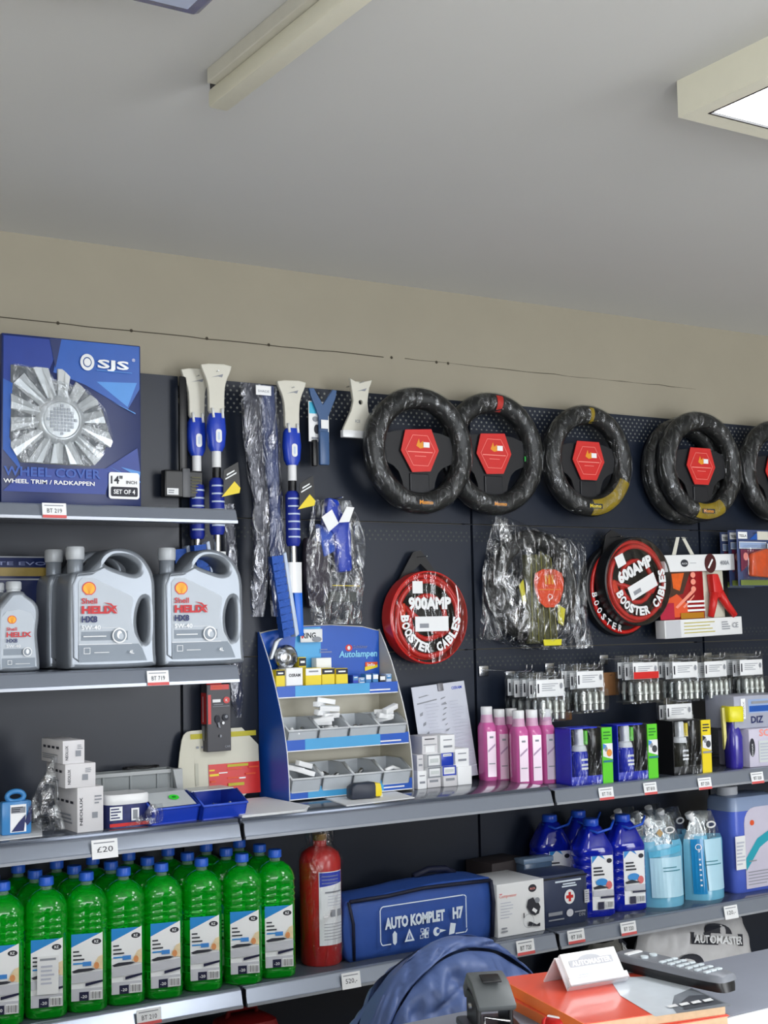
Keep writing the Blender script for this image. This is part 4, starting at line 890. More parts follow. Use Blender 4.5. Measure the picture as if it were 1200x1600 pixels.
# bins on tiers 2 and 3
gbin = mat('grey_bin', (186, 192, 198), .4, var=.05)
def bulbset(t, n, seed, box=False):
    rn = random.Random(seed)
    for k in range(n):
        if box: rbox('loose_box', -.028, .028, -.008, .008, 0, .014, white, t, .001, loc=(rn.uniform(-.015, .015), rn.uniform(-.03, .0), .045 + .010*k), rot=(rn.uniform(-.3, .3), rn.uniform(-.3, .3), rn.uniform(-.9, .9)))
        else: MB().lathe([(.002, 0), (.005, .001), (.005, .010), (.007, .013), (.007, .022), (.003, .028), (.001, .029)], 8).build('bulb', whiteg if k % 3 else steel, t, smooth=1, loc=(rn.uniform(-.03, .03), rn.uniform(-.04, .0), .024 + rn.uniform(0, .014)), rot=(rn.uniform(1.0, 1.9), rn.uniform(-.4, .4), rn.uniform(0, 6)))
for ti, (z, y, names) in enumerate(((ZM + .142, -.098, ('leftmost grey bin on the middle tier', 'grey bin with a pile of white packets on the middle tier', 'grey bin with a few bulbs on the middle tier', 'rightmost grey bin on the middle tier with long white boxes')),
                                    (ZM + .012, -.112, ('leftmost grey bin on the bottom tier with white sockets', 'empty looking second grey bin on the bottom tier', 'third grey bin on the bottom tier with small bulbs', 'rightmost grey bin on the bottom tier with a clear lid')))):
    for k in range(4):
        b = bin_(names[k], (.286 + .098*k, y - .014, z + .012), .092, .128 if ti == 0 else .134, .068, gbin, (lidm if False else None), 'grey bins on the blue stand', 0, 'parts_bin')
        if (ti, k) in ((0, 1),): bulbset(b, 7, 3, True); bulbset(b, 6, 8)
        elif (ti, k) == (0, 3): bulbset(b, 4, 12, True)
        elif (ti, k) == (1, 0): bulbset(b, 3, 22, True)
        elif (ti, k) == (1, 3): MB().tube([(-.03, -.05, .04), (0, -.04, .046), (.03, -.03, .036)], .006, 8).build('white_lead', whiteg, b, smooth=2)
        else: bulbset(b, 6, ti*10 + k)
t = T('tape_measure', 'black tape measure with yellow end on the white sheet', 'tape measure', (.428, -.255, ZM + .0035), R(-6))
MB().prism([(-.045, 0), (.030, 0), (.034, .010), (.034, .036), (.026, .044), (-.030, .042), (-.045, .034)], -.02, .02).build('case', mat('graphite_plastic', (46, 52, 66), .4), t, bevel=.006, smooth=1)
MB().prism([(.026, .004), (.046, .004), (.048, .020), (.044, .040), (.026, .042)], -.021, .021).build('bumper', yellow, t, bevel=.004, smooth=1)
rbox('hook', .046, .054, -.010, .010, 0, .012, ivory, t, .001)

# ================================================================== SMALL BOXES, LEAFLET, PINK BOTTLES
PB = [(.667, .698, 0, .052, white, 'white flat carton at the left foot of the small carton pile'), (.668, .690, .052, .098, cart, 'narrow white carton standing upright on the left of the pile'),
      (.704, .752, 0, .028, cart, 'small carton with lettering at the bottom of the pile, left of two'), (.758, .806, 0, .030, cart, 'small carton with lettering at the bottom of the pile, right of two'),
      (.704, .752, .028, .060, white, 'small grey edged carton in the second layer, left'), (.760, .808, .030, .060, white, 'small blue edged carton in the second layer, right'),
      (.700, .750, .060, .098, white, 'small white carton in the third layer'), (.752, .796, .060, .098, bluep, 'small carton with a blue front in the pile'),
      (.690, .744, .098, .150, cart, 'white carton with an open flap on top of the pile, left'), (.748, .800, .098, .150, white, 'white carton on top of the pile, right'),
      (.812, .862, 0, .054, white, 'plain white cube carton at the right foot of the pile'), (.806, .856, .054, .106, white, 'white carton with lettering on the right of the pile')]
for k, (x0, x1, z0, z1, m_, lab) in enumerate(PB):
    yy = -.165 + .004*(k % 3)
    t, w_, dd, h = carton('small_carton', lab, x0, x1, yy, yy + .075, ZM + z0, ZM + z1, m_, 'box', 'pile of small bulb cartons', R((k*37 % 5 - 2)*.6), .0008)
    d = Decal(-dd - .0003)
    if k in (4, 5, 6): d.frame(-w_*.98, .001, w_*.98, h - .001, .004, greyi if k != 5 else bluep); d.rect(-w_*.6, h*.35, w_*.6, h*.65, mat('pale_panel', (206, 212, 212), .5, var=0))
    elif k == 7: d.rect(-w_*.7, h*.72, w_*.7, h*.92, white); d.rect(-w_*.6, h*.78, w_*.6, h*.84, greyi)
    elif k in (2, 3): d.rect(-w_*.7, h*.55, w_*.6, h*.8, greyi)
    elif k == 8: d.rect(-w_*.85, h*.5, w_*.85, h*.54, greyi); d.rect(-w_*.6, h*.1, w_*.6, h*.44, white); d.rect(-w_*.7, h*.80, w_*.6, h*.86, ink)
    elif k == 10: pass
    else: d.rect(-w_*.6, h*.70, w_*.6, h*.76, greyi); d.rect(-w_*.6, h*.30, w_*.6, h*.42, greyi)
    if d.v: d.build('print', t)
t = T('leaflet', 'printed white leaflet standing upright behind the small cartons', 'leaflet', (.752, -.075, ZM), rot=(R(-7), R(-4), 0))
rbox('sheet', 0, .196, 0, .0012, .0, .29, mat('cool_paper', (200, 204, 216), .55, var=.02), t, .0002)
d = Decal(-.0004); d.text('OSRAM', .145, .268, .009, bluep, .02, .038); d.quad([(.012, .236), (.085, .243), (.085, .2465), (.012, .240)], greyi); d.quad([(.02, .255), (.06, .260), (.05, .262), (.02, .258)], greyi)
rn = random.Random(5)
for k in range(3): d.quad([(.016 + .006*k, .20 - .030*k), (.026 + .006*k, .203 - .030*k), (.028 + .006*k, .213 - .030*k), (.018 + .006*k, .208 - .030*k)], greyi)
for k in range(14):
    z = .242 - .016*k; x = .096 + rn.uniform(-.006, .006); d.quad([(x, z), (x + rn.uniform(.008, .02), z + rn.uniform(0, .006)), (x + rn.uniform(.01, .02), z + .008), (x + .003, z + .004)], greyi)
fp = mat('fine_print', (184, 188, 202), .6, var=0)
for k in range(22):
    z = .232 - .010*k; d.rect(.035, z, .035 + rn.uniform(.03, .05), z + .0018, fp); d.rect(.125, z, .125 + rn.uniform(.03, .055), z + .0018, fp)
d.build('print', t); rbox('clip', .094, .114, -.004, .003, .268, .292, mat('grey_clip', (120, 120, 126), .4, .3), t, .001)
# pink bottles
pink = mat('pink_liquid', (244, 120, 196), .15, var=.06, trans=.35, scale=8); plab = mat('silver_pink_label', (226, 208, 222), .3, .2, .06, scale=8); pnk2 = mat('pale_pink_plastic', (226, 176, 208), .3, var=.05, trans=.2)
def pink_bottle(label, loc):
    t = T('pink_bottle', label, 'bottle', loc, R(-14), 'pink additive bottles on the middle shelf')
    MB().loft([sring(a, b, z, 20, 3.4) for a, b, z in ((.044, .064, 0), (.047, .068, .004), (.047, .068, .150), (.046, .062, .162), (.038, .044, .174))]).build('body', pink, t, smooth=1)
    MB().loft([sring(a, b, z, 18, 2.4) for a, b, z in ((.038, .044, .172), (.036, .040, .184), (.034, .036, .198))]).build('neck', pnk2, t, smooth=1)
    MB().lathe([(.0170, .196), (.0180, .198), (.0180, .220), (.0165, .222), (.001, .222)], 18).build('cap', whiteg, t, smooth=1)
    d = Decal(-.0345); d.rect(-.014, .012, .014, .148, plab, 4); d.quad([(-.012, .085), (.012, .105), (.012, .112), (-.012, .092)], mat('lilac_print', (176, 150, 180), .4, var=0)); d.rect(-.006, .128, .006, .134, greyi); d.rect(-.010, .05, .010, .053, greyi); d.build('label', t)
    d = Decal(-.0245); d.poly([(-.014, .170), (.0, .174), (.006, .171), (.0, .167)], ink); d.build('notch', t, loc=(0, -.002, -.006)); return t
PN = [((.985, -.105), 'pink bottle at the left end of the back row beside the leaflet'), ((1.032, -.105), 'pink bottle in the middle of the back row'), ((1.079, -.105), 'pink bottle at the right end of the back row'),
      ((1.034, -.200), 'pink bottle at the left end of the front row'), ((1.081, -.205), 'pink bottle in the middle of the front row'), ((1.130, -.210), 'pink bottle at the right end of the front row')]
for k, ((x, y), lab) in enumerate(PN):
    if x + .03 > .995 and y < -.15 and False: pass
    if k == 0: pb = pink_bottle(lab, (x - .022, y, ZM))
    else: dup(pb, (x - .022, y, ZM if x < 1.02 else 1.012 + (.010 if x - .022 < 1.0 else 0)), None, lab)
# ================================================================== BOXED SPRAYS, RIGHT BAY
ZR = 1.012
def spray(label, x, carcol, cm, lowm, can, capm, photo):
    t = T('spray_box', label, 'spray box', (x, -.300, ZR), R(-4), 'open boxed sprays on the middle shelf')
    f = MB(); f.box(-.075, -.072, -.04, .04, 0, .168); f.box(-.075, .04, .037, .04, 0, .168); f.box(-.075, .04, -.04, .04, 0, .004); f.box(-.075, .04, -.02, .04, .164, .168); f.build('carton', carcol, t)
    rbox('front_tray', -.072, .040, -.040, -.036, .0, .026, carcol, t, .001)
    MB().box(-.074, .038, -.042, -.0415, .0, .166).build('window', softfilm, t)
    c = MB().lathe([(.024, .005), (.026, .008), (.026, .088), (.022, .100), (.013, .108), (.012, .112)], 24, -.018, -.004).build('can', can, t, smooth=1)
    MB().lathe([(.022, .096), (.024, .098), (.020, .112), (.010, .118), (.001, .118)], 24, -.018, -.004).build('collar', whiteg, t, smooth=1)
    MB().loft([sring(a, b, z, 16, 4, -.018, -.004) for a, b, z in ((.022, .026, .114), (.022, .026, .158), (.018, .022, .164))]).build('trigger_cap', whiteg, t, smooth=1)
    MB().box(-.004, .004, -.020, .010, .116, .158).build('trigger', capm, t, bevel=.002)
    d = Decal(-.0305); 
    for z in (.070, .055, .044): d.rect(-.030, z, -.006, z + .006, whiteg)
    d.rect(-.032, .012, -.004, .022, lowm); d.build('can_print', t)
    p = MB().box(.040, .078, -.042, -.037, 0, .166).build('card_panel', cm, t, bevel=.0008)
    rbox('inner_wall', .0385, .0765, -.0365, .0365, 0, .166, black, t, .001); MB().box(-.070, .038, .030, .0365, .004, .162).build('inner_back', black, t)
    d = Decal(-.0423); d.lines(.044, .128, .074, .156, 3, mat('dark_green_print', (40, 130, 30), .5, var=0) if cm is greenm else ink); d.poly([(.041, .118), (.077, .118), (.077, .070), (.041, .080)], whiteg); d.ell(.052, .102, .006, .008, greyi); d.ell(.064, .090, .010, .011, photo); d.poly([(.041, .118), (.055, .112), (.041, .100)], blue3 if cm is greenm else ink); d.rect(.041, .062, .077, .068, mat('teal_print', (40, 120, 140), .5, var=0) if cm is greenm else greyi); d.build('panel_print', t)
    return t
cobalt = mat('cobalt_card', (24, 46, 190), .35, var=.08); canb = mat('can_blue', (28, 50, 190), .25, var=.08, coat=.3); kh = mat('can_black', (34, 36, 30), .3, coat=.3)
spray('blue and lime green boxed spray at the left of the three', 1.178, cobalt, greenm, blue3, canb, MATS['green_print'], mat('fruit_print', (220, 140, 50), .5, var=.3, scale=80))
spray('blue and lime green boxed spray in the middle of the three', 1.362, cobalt, greenm, blue3, canb, MATS['green_print'], mat('dark_photo', (56, 60, 66), .5, var=.3, scale=80))
spray('black and yellow boxed spray at the right of the three', 1.592, mat('black_card', (26, 27, 30), .35), yellow, lime, kh, yellow, MATS['dark_photo'])
# right edge: yellow capped bottle and two cartons
t = T('spray_bottle', 'purple blue bottle with square yellow cap near the right edge', 'bottle', (1.815, -.300, ZR), R(-15))
MB().loft([sring(a, b, z, 22, 3) for a, b, z in ((.044, .05, 0), (.050, .056, .006), (.052, .058, .10), (.040, .046, .125), (.034, .038, .135), (.034, .038, .15))]).build('body', mat('violet_blue', (52, 44, 150), .22, var=.05, coat=.4), t, smooth=1)
MB().loft([sring(a, b, z, 22, 6) for a, b, z in ((.056, .056, .150), (.058, .058, .152), (.058, .058, .196), (.052, .052, .20))]).build('cap', mat('cap_yellow', (222, 214, 18), .35, var=.03), t, smooth=1)
MB().prism([(-.040, .196), (-.030, .196), (-.026, .10), (-.036, .060)], -.006, .006).build('straw_flap', mat('cream_yellow', (214, 206, 120), .4), t, bevel=.001)
lilac = mat('lilac_card', (200, 196, 214), .4, var=.04)
t, w_, dd, h = carton('kit_carton', 'white kit carton with red heading at the right edge, below the grey one', 1.850, 2.06, -.345, -.20, ZR, ZR + .125, lilac, 'box', None, R(-3), .004)
d = Decal(-dd - .0004); d.text('SOS', -w_ + .045, h*.80, .022, MATS['pink_ink'], .03, .07); d.ell(-w_ + .012, h*.52, .012, .030, ink); d.text('SONAX', -w_ + .015, h*.30, .006, white, .01, .04, 'L', R(90)); d.rect(-w_ + .04, h*.12, w_ - .01, h*.68, MATS['pale_panel']); d.lines(-w_ + .045, h*.16, w_ - .02, h*.64, 6, fp); d.build('print', t)
t, w_, dd, h = carton('kit_carton', 'grey carton with blue panel resting on the white kit carton', 1.806, 2.05, -.325, -.19, ZR + .1255, ZR + .232, mat('cool_grey_card', (164, 168, 184), .4, var=.06), 'box', None, R(-2), .003)
d = Decal(-dd - .0004); d.rect(-w_ + .062, h*.46, w_ - .01, h*.88, MATS['pale_blue_print']); d.rect(-w_ + .066, h*.50, w_ - .01, h*.68, blue1); d.text('DIZ', -w_ + .072, h*.16, .022, navt, .03, .055); d.rect(-w_ + .028, h*.30, -w_ + .048, h*.92, white); d.text('SONAX', -w_ + .044, h*.36, .008, greyi, .01, .05, 'L', R(90)); d.rect(-w_ + .075, h*.74, w_ - .04, h*.82, greyi); d.build('print', t)
# bulb blister packs on hooks --------------------------------------------------------
def bulb_pack(label, loc, red=False, group='bulb blister packs hung in front'):
    t = T('bulb_pack', label, 'bulb pack', loc, 0, group)
    MB().box(-.062, .062, -.001, .001, -.140, .012).build('back_sheet', clear, t)
    rbox('card', -.054, .054, -.005, -.0035, -.062, -.010, whiteg, t, .0004)
    d = Decal(-.0055); d.rect(-.050, -.050, -.044, -.022, ink); d.lines(-.034, -.046, .030, -.020, 4, greyi, None, .3); d.ell(.042, -.030, .005, .009, greyi)
    if red: d.rect(-.054, -.062, .054, -.040, redm)
    d.build('print', t)
    MB().prism(rrect(-.056, -.136, .056, -.064, .008), -.030, -.0012).build('blister', clear, t, bevel=.006, smooth=1)
    for k in range(4): MB().lathe([(.004, -.132), (.007, -.130), (.007, -.112), (.010, -.110), (.010, -.104), (.007, -.100), (.008, -.086), (.006, -.076), (.001, -.072)], 10, -.038 + .025*k, -.015).build('bulb', mat('bulb_metal', (206, 210, 204), .22, .5), t, smooth=1)
    return t
ST = [(1.135, 1.332, 5, 0, 'leftmost stack'), (1.296, 1.352, 3, 0, 'second stack'), (1.530, 1.372, 3, 1, 'red striped third stack'),
      (1.706, 1.368, 3, 0, 'fourth stack'), (2.015, 1.366, 4, 0, 'sixth stack at the right edge'), (1.845, 1.366, 2, 0, 'fifth stack'), (1.672, 1.232, 2, 0, 'lower hook above the yellow spray')]
pk = bulb_pack('clear bulb blister pack at the front of the ' + ST[0][4], (ST[0][0], -.200, ST[0][1])); pkr = None
for k, (x, z, n, red, lab) in enumerate(ST):
    for i in range(n):
        if k == 0 and i == 0: continue
        l = ('clear bulb blister pack at the front of the ' if i == 0 else 'clear bulb blister pack, number %s counted backwards in the ' % ('one', 'two', 'three', 'four', 'five')[i]) + lab
        y = -.200 + .036*i
        if red and i == 0: bulb_pack(l, (x, y, z), True); continue
        dup(pk, (x, y, z - .004*(i % 2)), R(3*((i*7 + k) % 3 - 1)), l, 'bulb blister packs hung in front' if i == 0 else 'bulb packs behind, ' + lab)
for x, z in [(q[0], q[1]) for q in ST] + [(1.03, 1.352)]:
    t = T('display_hook', 'chrome double prong display hook at %s' % {1.135: 'the left bulb pack stack', 1.296: 'the second bulb pack stack', 1.53: 'the red striped bulb packs', 1.706: 'the fourth bulb pack stack', 2.015: 'the right bulb pack stack', 1.845: 'the bulb packs before the right edge', 1.672: 'the lower bulb packs', 1.03: 'the free spot left of the bulb packs'}[x], 'hook', (x, -.002, z), 0, 'display hooks')
    for sx in (-.010, .010): MB().tube([(sx, 0, 0), (sx, -.225, 0), (sx, -.235, .006), (sx, -.237, .020)], .0016, 6).build('prong', steel, t, smooth=2)
    rbox('plate', -.018, .018, -.004, -.001, -.02, .012, steel, t, .001)
for k, (x, z) in enumerate(((1.265, 1.185), (1.470, 1.255))):
    t = T('cardboard_sleeve', ('brown cardboard sleeve hanging above the left sprays', 'brown cardboard sleeve between the bulb pack stacks')[k], 'cardboard', (x, -.10, z))
    rbox('sleeve', -.04, .04, 0, .012, 0, .075, mat('brown_card', (128, 88, 52), .7, var=.1), t, .002)
    MB().tube([(0, .10, .066), (0, -.01, .066)], .0016, 6).build('hook', steel, t)

# ================================================================== BOTTOM SHELF
ZB = .607
def liquid(name, col, tr, rough=.06):
    m = mat(name, col, rough, var=.08, trans=tr, ior=1.34, scale=6, coat=.5); return m
green = liquid('green_liquid', (20, 226, 52), .74, .03); capb = mat('cap_blue', (40, 100, 215), .35, var=.04); neckc = mat('clear_neck', (170, 210, 190), .1, var=.02, trans=.7)
lgrey = mat('label_grey', (196, 198, 206), .45, var=.04); lblue = mat('label_blue', (44, 140, 214), .4, var=.1); lorange = mat('label_orange_photo', (236, 214, 176), .45, var=.25, scale=90); lnavy = mat('label_navy', (28, 30, 62), .45, var=0)
def washer_bottle(label, loc, liq, group, note=False, rz=R(-16), front=True):
    t = T('washer_bottle', label, 'bottle', loc, rz, group)
    rings = [(.088, 0), (.096, .004), (.097, .014)]
    for z in (.018, .026): rings += [(.0965, z), (.099, z + .0015), (.099, z + .003), (.0965, z + .0045)]
    rings += [(.097, .036), (.097, .180)]
    for z in (.188, .203, .218, .240): rings += [(.0955, z), (.0995, z + .002), (.0995, z + .0045), (.0955, z + .0065)]
    rings += [(.096, .252), (.088, .264), (.070, .276), (.046, .284), (.030, .288)]
    def flute(rg, amt): return [(x*(1 - amt*(i % 4 == 0)), y*(1 - amt*(i % 4 == 0)), z) for i, (x, y, z) in enumerate(rg)]
    MB().loft([flute(sring(a, a, z, 40, 3.0 if z < .26 else 2.5), .03 if a > .098 else 0) for a, z in rings]).build('body', liq, t, smooth=1)
    MB().lathe([(.0135, .286), (.0135, .296), (.016, .297), (.016, .299)], 18).build('neck', neckc, t, smooth=1)
    MB().lathe([(.0165, .297), (.0175, .298), (.0175, .314), (.016, .317), (.001, .317)], 22).build('cap', capb, t, smooth=1)
    if front:
        d = Decal(-.0490)
        d.quad([(-.036, .150), (-.036, .150), (.036, .184), (-.036, .184)], lblue, 4) if False else d.poly([(-.036, .150), (.030, .182), (-.036, .182)], lblue)
        d.poly([(-.036, .030), (.036, .030), (.036, .184), (-.036, .152)], white)
        d.ell(.022, .163, .011, .0065, ink); d.text('RZ', .022, .160, .006, white, .02, .010, 'C')
        for k in range(4): d.rect(-.032, .140 - .009*k, -.032 + (.014, .020, .026, .022)[k], .1435 - .009*k, ink if k < 3 else lblue)
        d.rect(-.010, .108, .010, .118, blue3); d.poly([(.012, .104), (.036, .098), (.036, .132), (.026, .128), (.018, .116)], lorange); d.ell(.022, .108, .006, .008, mat('label_amber', (222, 150, 96), .5, var=.2)); d.poly([(-.035, .098), (-.02, .103), (.01, .103), (.02, .100), (.01, .097), (-.03, .094)], ink)
        d.quad([(-.036, .070), (.036, .074), (.036, .096), (-.036, .090)], lgrey); d.quad([(-.004, .062), (.036, .070), (.036, .075), (-.004, .069)], lnavy); d.rect(-.036, .030, .036, .058, lgrey)
        d.rect(-.018, .030, .004, .050, lnavy); d.text('-20', -.007, .036, .007, white, .01, .014, 'C'); d.barcode(.007, .031, .034, .052, white, ink, 8)
        if note: d.rect(-.022, .060, .026, .146, whiteg); d.rect(-.016, .136, .020, .141, greyi); d.lines(-.014, .08, .018, .128, 5, fp)
        d.build('label', t)
    return t
ORD = ['first', 'second', 'third', 'fourth', 'fifth', 'sixth', 'seventh', 'eighth']
gx = [-.583, -.480, -.382, -.287, -.190, -.080, .030, .128]
gy = [-.303, -.200, -.097]
g0 = None; gn = None
for r_, y in enumerate(gy):
    for k in range(-1 if r_ else 0, 8):
        x = gx[k] if k >= 0 else -.683
        x += (0, .006, -.004)[r_]
        if r_ == 0:
            lab = ('green screen wash bottle, %s from the left in the front row' % ORD[k]) if k != 1 else 'green screen wash bottle with a white note stuck on its label, front row'
            if g0 is None: g0 = washer_bottle(lab, (x, y, ZB), green, 'green screen wash bottles in the front row')
            elif k == 1: washer_bottle(lab, (x, y, ZB), green, 'green screen wash bottles in the front row', True)
            else: dup(g0, (x, y + .004*math.sin(k*3), ZB), R(-16 + 4*math.sin(k*5)), lab)
        else: dup(g0, (x, y, ZB), R(-16 + 9*math.sin(k*3 + r_)), 'green bottle in the shaded %s row, %s from the left' % (('second', 'third')[r_ - 1], (ORD + ['ninth'])[k + 1]), 'green bottles in the %s row' % ('second', 'third')[r_ - 1], ('label',) if r_ == 2 else ())
# red wrapped canister
t = T('red_canister', 'red canister wrapped in clear film standing beside the green bottles', 'canister', (.283, -.262, ZB))
MB().lathe([(.050, 0), (.055, .006), (.056, .27), (.050, .288), (.030, .302), (.018, .306), (.018, .325), (.001, .326)], 32).build('body', mat('canister_red', (186, 36, 34), .35, var=.08, coat=.3), t, smooth=1)
MB().lathe([(.016, .32), (.020, .322), (.020, .338), (.001, .34)], 16).build('valve', mat('brass', (150, 120, 70), .35, .6), t, smooth=1)
def cyl(rad, a0=0.): return lambda x, y, z: ((rad - (y))*math.sin(x/rad + a0), -(rad - y)*math.cos(x/rad + a0), z)
d = Decal(.0); d.rect(-.026, .055, .050, .245, white, 10); d.rect(-.024, .205, .048, .243, mat('band_blue', (52, 70, 180), .4, var=.05), 10); d.quad([(-.024, .196), (.048, .205), (.048, .214), (-.024, .206)], white, 10)
for k in range(3): d.rect(-.018, .214 + .009*k, .030, .217 + .009*k, MATS['pale_blue_ink'], 6)
d.rect(-.010, .190, .042, .194, greyi, 6); d.rect(.004, .128, .018, .146, greyi, 3); d.rect(.026, .128, .040, .146, greyi, 3)
for k in range(6): d.rect(-.014, .070 + .008*k, .040, .0715 + .008*k, greyi, 6)
for k in range(4): d.rect(-.004, .158 + .008*k, .036, .1595 + .008*k, fp, 6)
d.build('label', t, cyl(.0568, -.12))
fr = []
for z in [.0, .03, .08, .14, .2, .26, .29, .31, .335, .352]:
    n_ = 28; rg = []
    for j in range(n_):
        a = 2*PI*j/n_; q = (.060 if z < .29 else (.056 if z < .305 else (.036 if z < .33 else .040))) + .005*noise.noise(Vector((math.cos(a)*3, math.sin(a)*3, z*22)))
        rg.append((q*math.cos(a), q*math.sin(a), z))
    fr.append(rg)
MB().loft(fr, 0, False).build('film', film('canister_film', (235, 225, 225), .02, .30, 20., .12, .9), t, smooth=2)
# auto kit bag
fab = mat('royal_fabric', (44, 80, 158), .55, var=.12, bump=.25, scale=26); fabd = mat('navy_piping', (16, 22, 48), .6)
t = T('kit_bag', 'blue fabric emergency kit bag with white AUTO KOMPLET H7 print', 'bag', (.575, -.215, ZB))
vs = []; fs = []; nx, nz, ny = 24, 8, 8
bm = bmesh.new(); bmesh.ops.create_cube(bm, size=1); bmesh.ops.subdivide_edges(bm, edges=bm.edges[:], cuts=9, use_grid_fill=True)
for v in bm.verts:
    x, y, z = v.co; u = x*2; hgt = .165 + .008*math.sin(u*2.2 + .6)
    px = x*.475; py = y*.19; pz = (z + .5)*hgt
    rc = 1 - abs(y)*2
    pz *= 1 - .12*max(0, y*2)**2
    if abs(z) > .49: px *= 1 - .02
    py += .010*math.sin(pz/.165*PI)*(-1 if y < 0 else 1)*(1 - abs(u)**4)
    px += .010*math.sin(pz/.165*PI)*u
    nn = noise.noise(Vector((px*11, py*9, pz*16))) ; py += .006*nn; pz = max(0, pz + (.006*nn if z > -.45 else 0))
    v.co = (px, py, pz)
bmesh.ops.recalc_face_normals(bm, faces=bm.faces)
me = bpy.data.meshes.new('bag_body'); bm.to_mesh(me); bm.free(); obj('bag_body', me, fab, t, smooth=2)
MB().tube([(-.232, -.100, .158), (-.12, -.104, .160), (.0, -.104, .168), (.12, -.105, .166), (.232, -.100, .162)], .0055, 8).build('piping', fabd, t, smooth=2)
MB().tube([(-.236, -.10, .158), (-.226, -.106, .10), (-.222, -.100, .004)], .0045, 8).build('piping', fabd, t, smooth=2)
MB().tube([(.234, -.100, .162), (.240, -.102, .10), (.234, -.100, .004)], .0055, 8).build('piping', fabd, t, smooth=2)
MB().tube([(.05, .02, .176), (.10, .02, .190), (.16, .02, .186), (.19, .02, .170)], .010, 8).build('handle', fabd, t, smooth=2)
d = Decal(-.1165); wp = mat('white_print', (214, 226, 238), .5, var=0)
lx0, lx1, lz0, lz1 = -.150, .135, .034, .138
d.rect(lx0 + .01, lz1 - .003, lx1 - .01, lz1, wp); d.rect(lx0, lz0 + .01, lx0 + .003, lz1 - .01, wp); d.rect(lx1 - .003, lz0 + .012, lx1, lz1 - .01, wp); d.rect(lx0 + .01, lz0, lx0 + .034, lz0 + .003, wp); d.rect(lx1 - .040, lz0, lx1 - .01, lz0 + .003, wp)
for (cx_, cz_, a0) in ((lx1 - .01, lz1 - .01, 0), (lx0 + .01, lz1 - .01, 90), (lx0 + .01, lz0 + .01, 180), (lx1 - .01, lz0 + .01, 270)):
    d.poly([(cx_ + q*math.cos(R(a0 + b)), cz_ + q*math.sin(R(a0 + b))) for q, bs in ((.010, range(0, 91, 15)), (.007, range(90, -1, -15))) for b in bs], wp)
d.text('AUTO KOMPLET', lx0 + .014, .078, .028, wp, .055, .195); d.text('H7', lx1 - .050, .078, .029, wp, .055, .036)
zi = .038
d.poly([(-.112, zi), (-.106, zi - .006), (-.100, zi), (-.099, zi + .024), (-.106, zi + .032), (-.113, zi + .024)], wp)
d.poly([(-.075, zi - .002), (-.043, zi - .002), (-.059, zi + .032)], wp); d.poly([(-.067, zi + .003), (-.051, zi + .003), (-.059, zi + .021)], fab); d.rect(-.060, zi + .005, -.058, zi + .016, wp)
for a in ((-.026, zi, -.016, zi + .010), (-.010, zi, .0, zi + .010), (-.026, zi + .018, -.016, zi + .028), (-.010, zi + .018, .0, zi + .028)): d.frame(*a, .0015, wp)
d.rect(-.016, zi + .002, -.010, zi + .026, wp); d.rect(-.024, zi + .011, -.002, zi + .017, wp)
d.ell(.024, zi + .014, .011, .012, wp); d.ell(.029, zi + .015, .006, .006, fab); d.poly([(.034, zi + .010), (.056, zi + .014), (.034, zi + .020)], wp)
d.poly([(.064, zi), (.082, zi + .002), (.088, zi + .028), (.070, zi + .032)], wp); d.build('print', t)
# compressor carton
t, w_, dd, h = carton('compressor_carton', 'white compressor carton with a black pump picture', .822, .992, -.325, -.15, ZB, ZB + .148, whiteg, 'box', None, R(0), .0015)
d = Decal(-dd - .0004); d.rect(-w_ + .002, .002, w_ - .002, h - .002, whiteg); d.ell(.042, .125, .015, .011, ink); d.text('ALCA', .042, .1215, .006, MATS['pink_ink'], .02, .020, 'C'); d.text('Compressor', -.078, .110, .009, MATS['pink_ink'], .01, .062); d.rect(-.078, .120, -.068, .122, redm)
d.lines(-.076, .05, -.030, .100, 6, fp, None, .25); d.lines(-.076, .012, -.045, .03, 2, greyi)
d.poly([(.016, .075), (.022, .095), (.040, .100), (.050, .085), (.060, .082), (.066, .070), (.060, .052), (.045, .048), (.030, .055)], ink); d.ell(.055, .090, .009, .008, greyi); d.quad([(.034, .064), (.048, .054), (.054, .062), (.040, .071)], white); d.poly([(.018, .022), (.062, .016), (.062, .026), (.05, .022), (.030, .032), (.022, .034)], ink)
d.rect(.002, .046, .006, .060, ink); d.ring(.020, .036, .0185, .0195, greyi, 20); d.build('print', t)
d = Decal(-w_ - .0004); d.lines(-.07, .05, .06, .12, 5, fp); side(t, d, w_)
# first aid bag
aidm = mat('slate_vinyl', (46, 56, 84), .45, var=.08, bump=.12, scale=30)
t = T('first_aid_bag', 'dark slate first aid bag with red cross in a white circle', 'first aid bag', (1.082, -.245, ZB))
MB().loft([sring(a, b, z, 32, 7) for a, b, z in ((.180, .13, 0), (.188, .138, .008), (.190, .14, .075), (.186, .136, .136), (.176, .122, .148), (.12, .06, .152))]).build('bag_body', aidm, t, smooth=1)
d = Decal(-.0705); d.rect(-.040, .126, .058, .131, wp); d.rect(-.012, .118, .036, .122, wp); d.rect(-.016, .111, .040, .1155, wp); d.ell(.012, .082, .0195, .021, whiteg, 28); d.rect(-.0015, .0775, .0255, .0865, redm); d.rect(.0075, .0685, .0165, .0955, redm)
d.rect(-.07, .034, -.018, .044, greyi); d.rect(-.07, .020, -.012, .024, greyi); d.ell(.010, .036, .013, .011, lgrey); d.rect(.028, .034, .070, .038, greyi); d.text('DIN', .044, .022, .010, greyi, .01, .022); d.rect(.066, .058, .084, .096, lgrey); d.lines(.068, .06, .082, .094, 5, greyi); d.build('print', t)
MB().tube([(-.085, -.066, .139), (.085, -.066, .139)], .003, 6).build('zip', black, t, smooth=2)
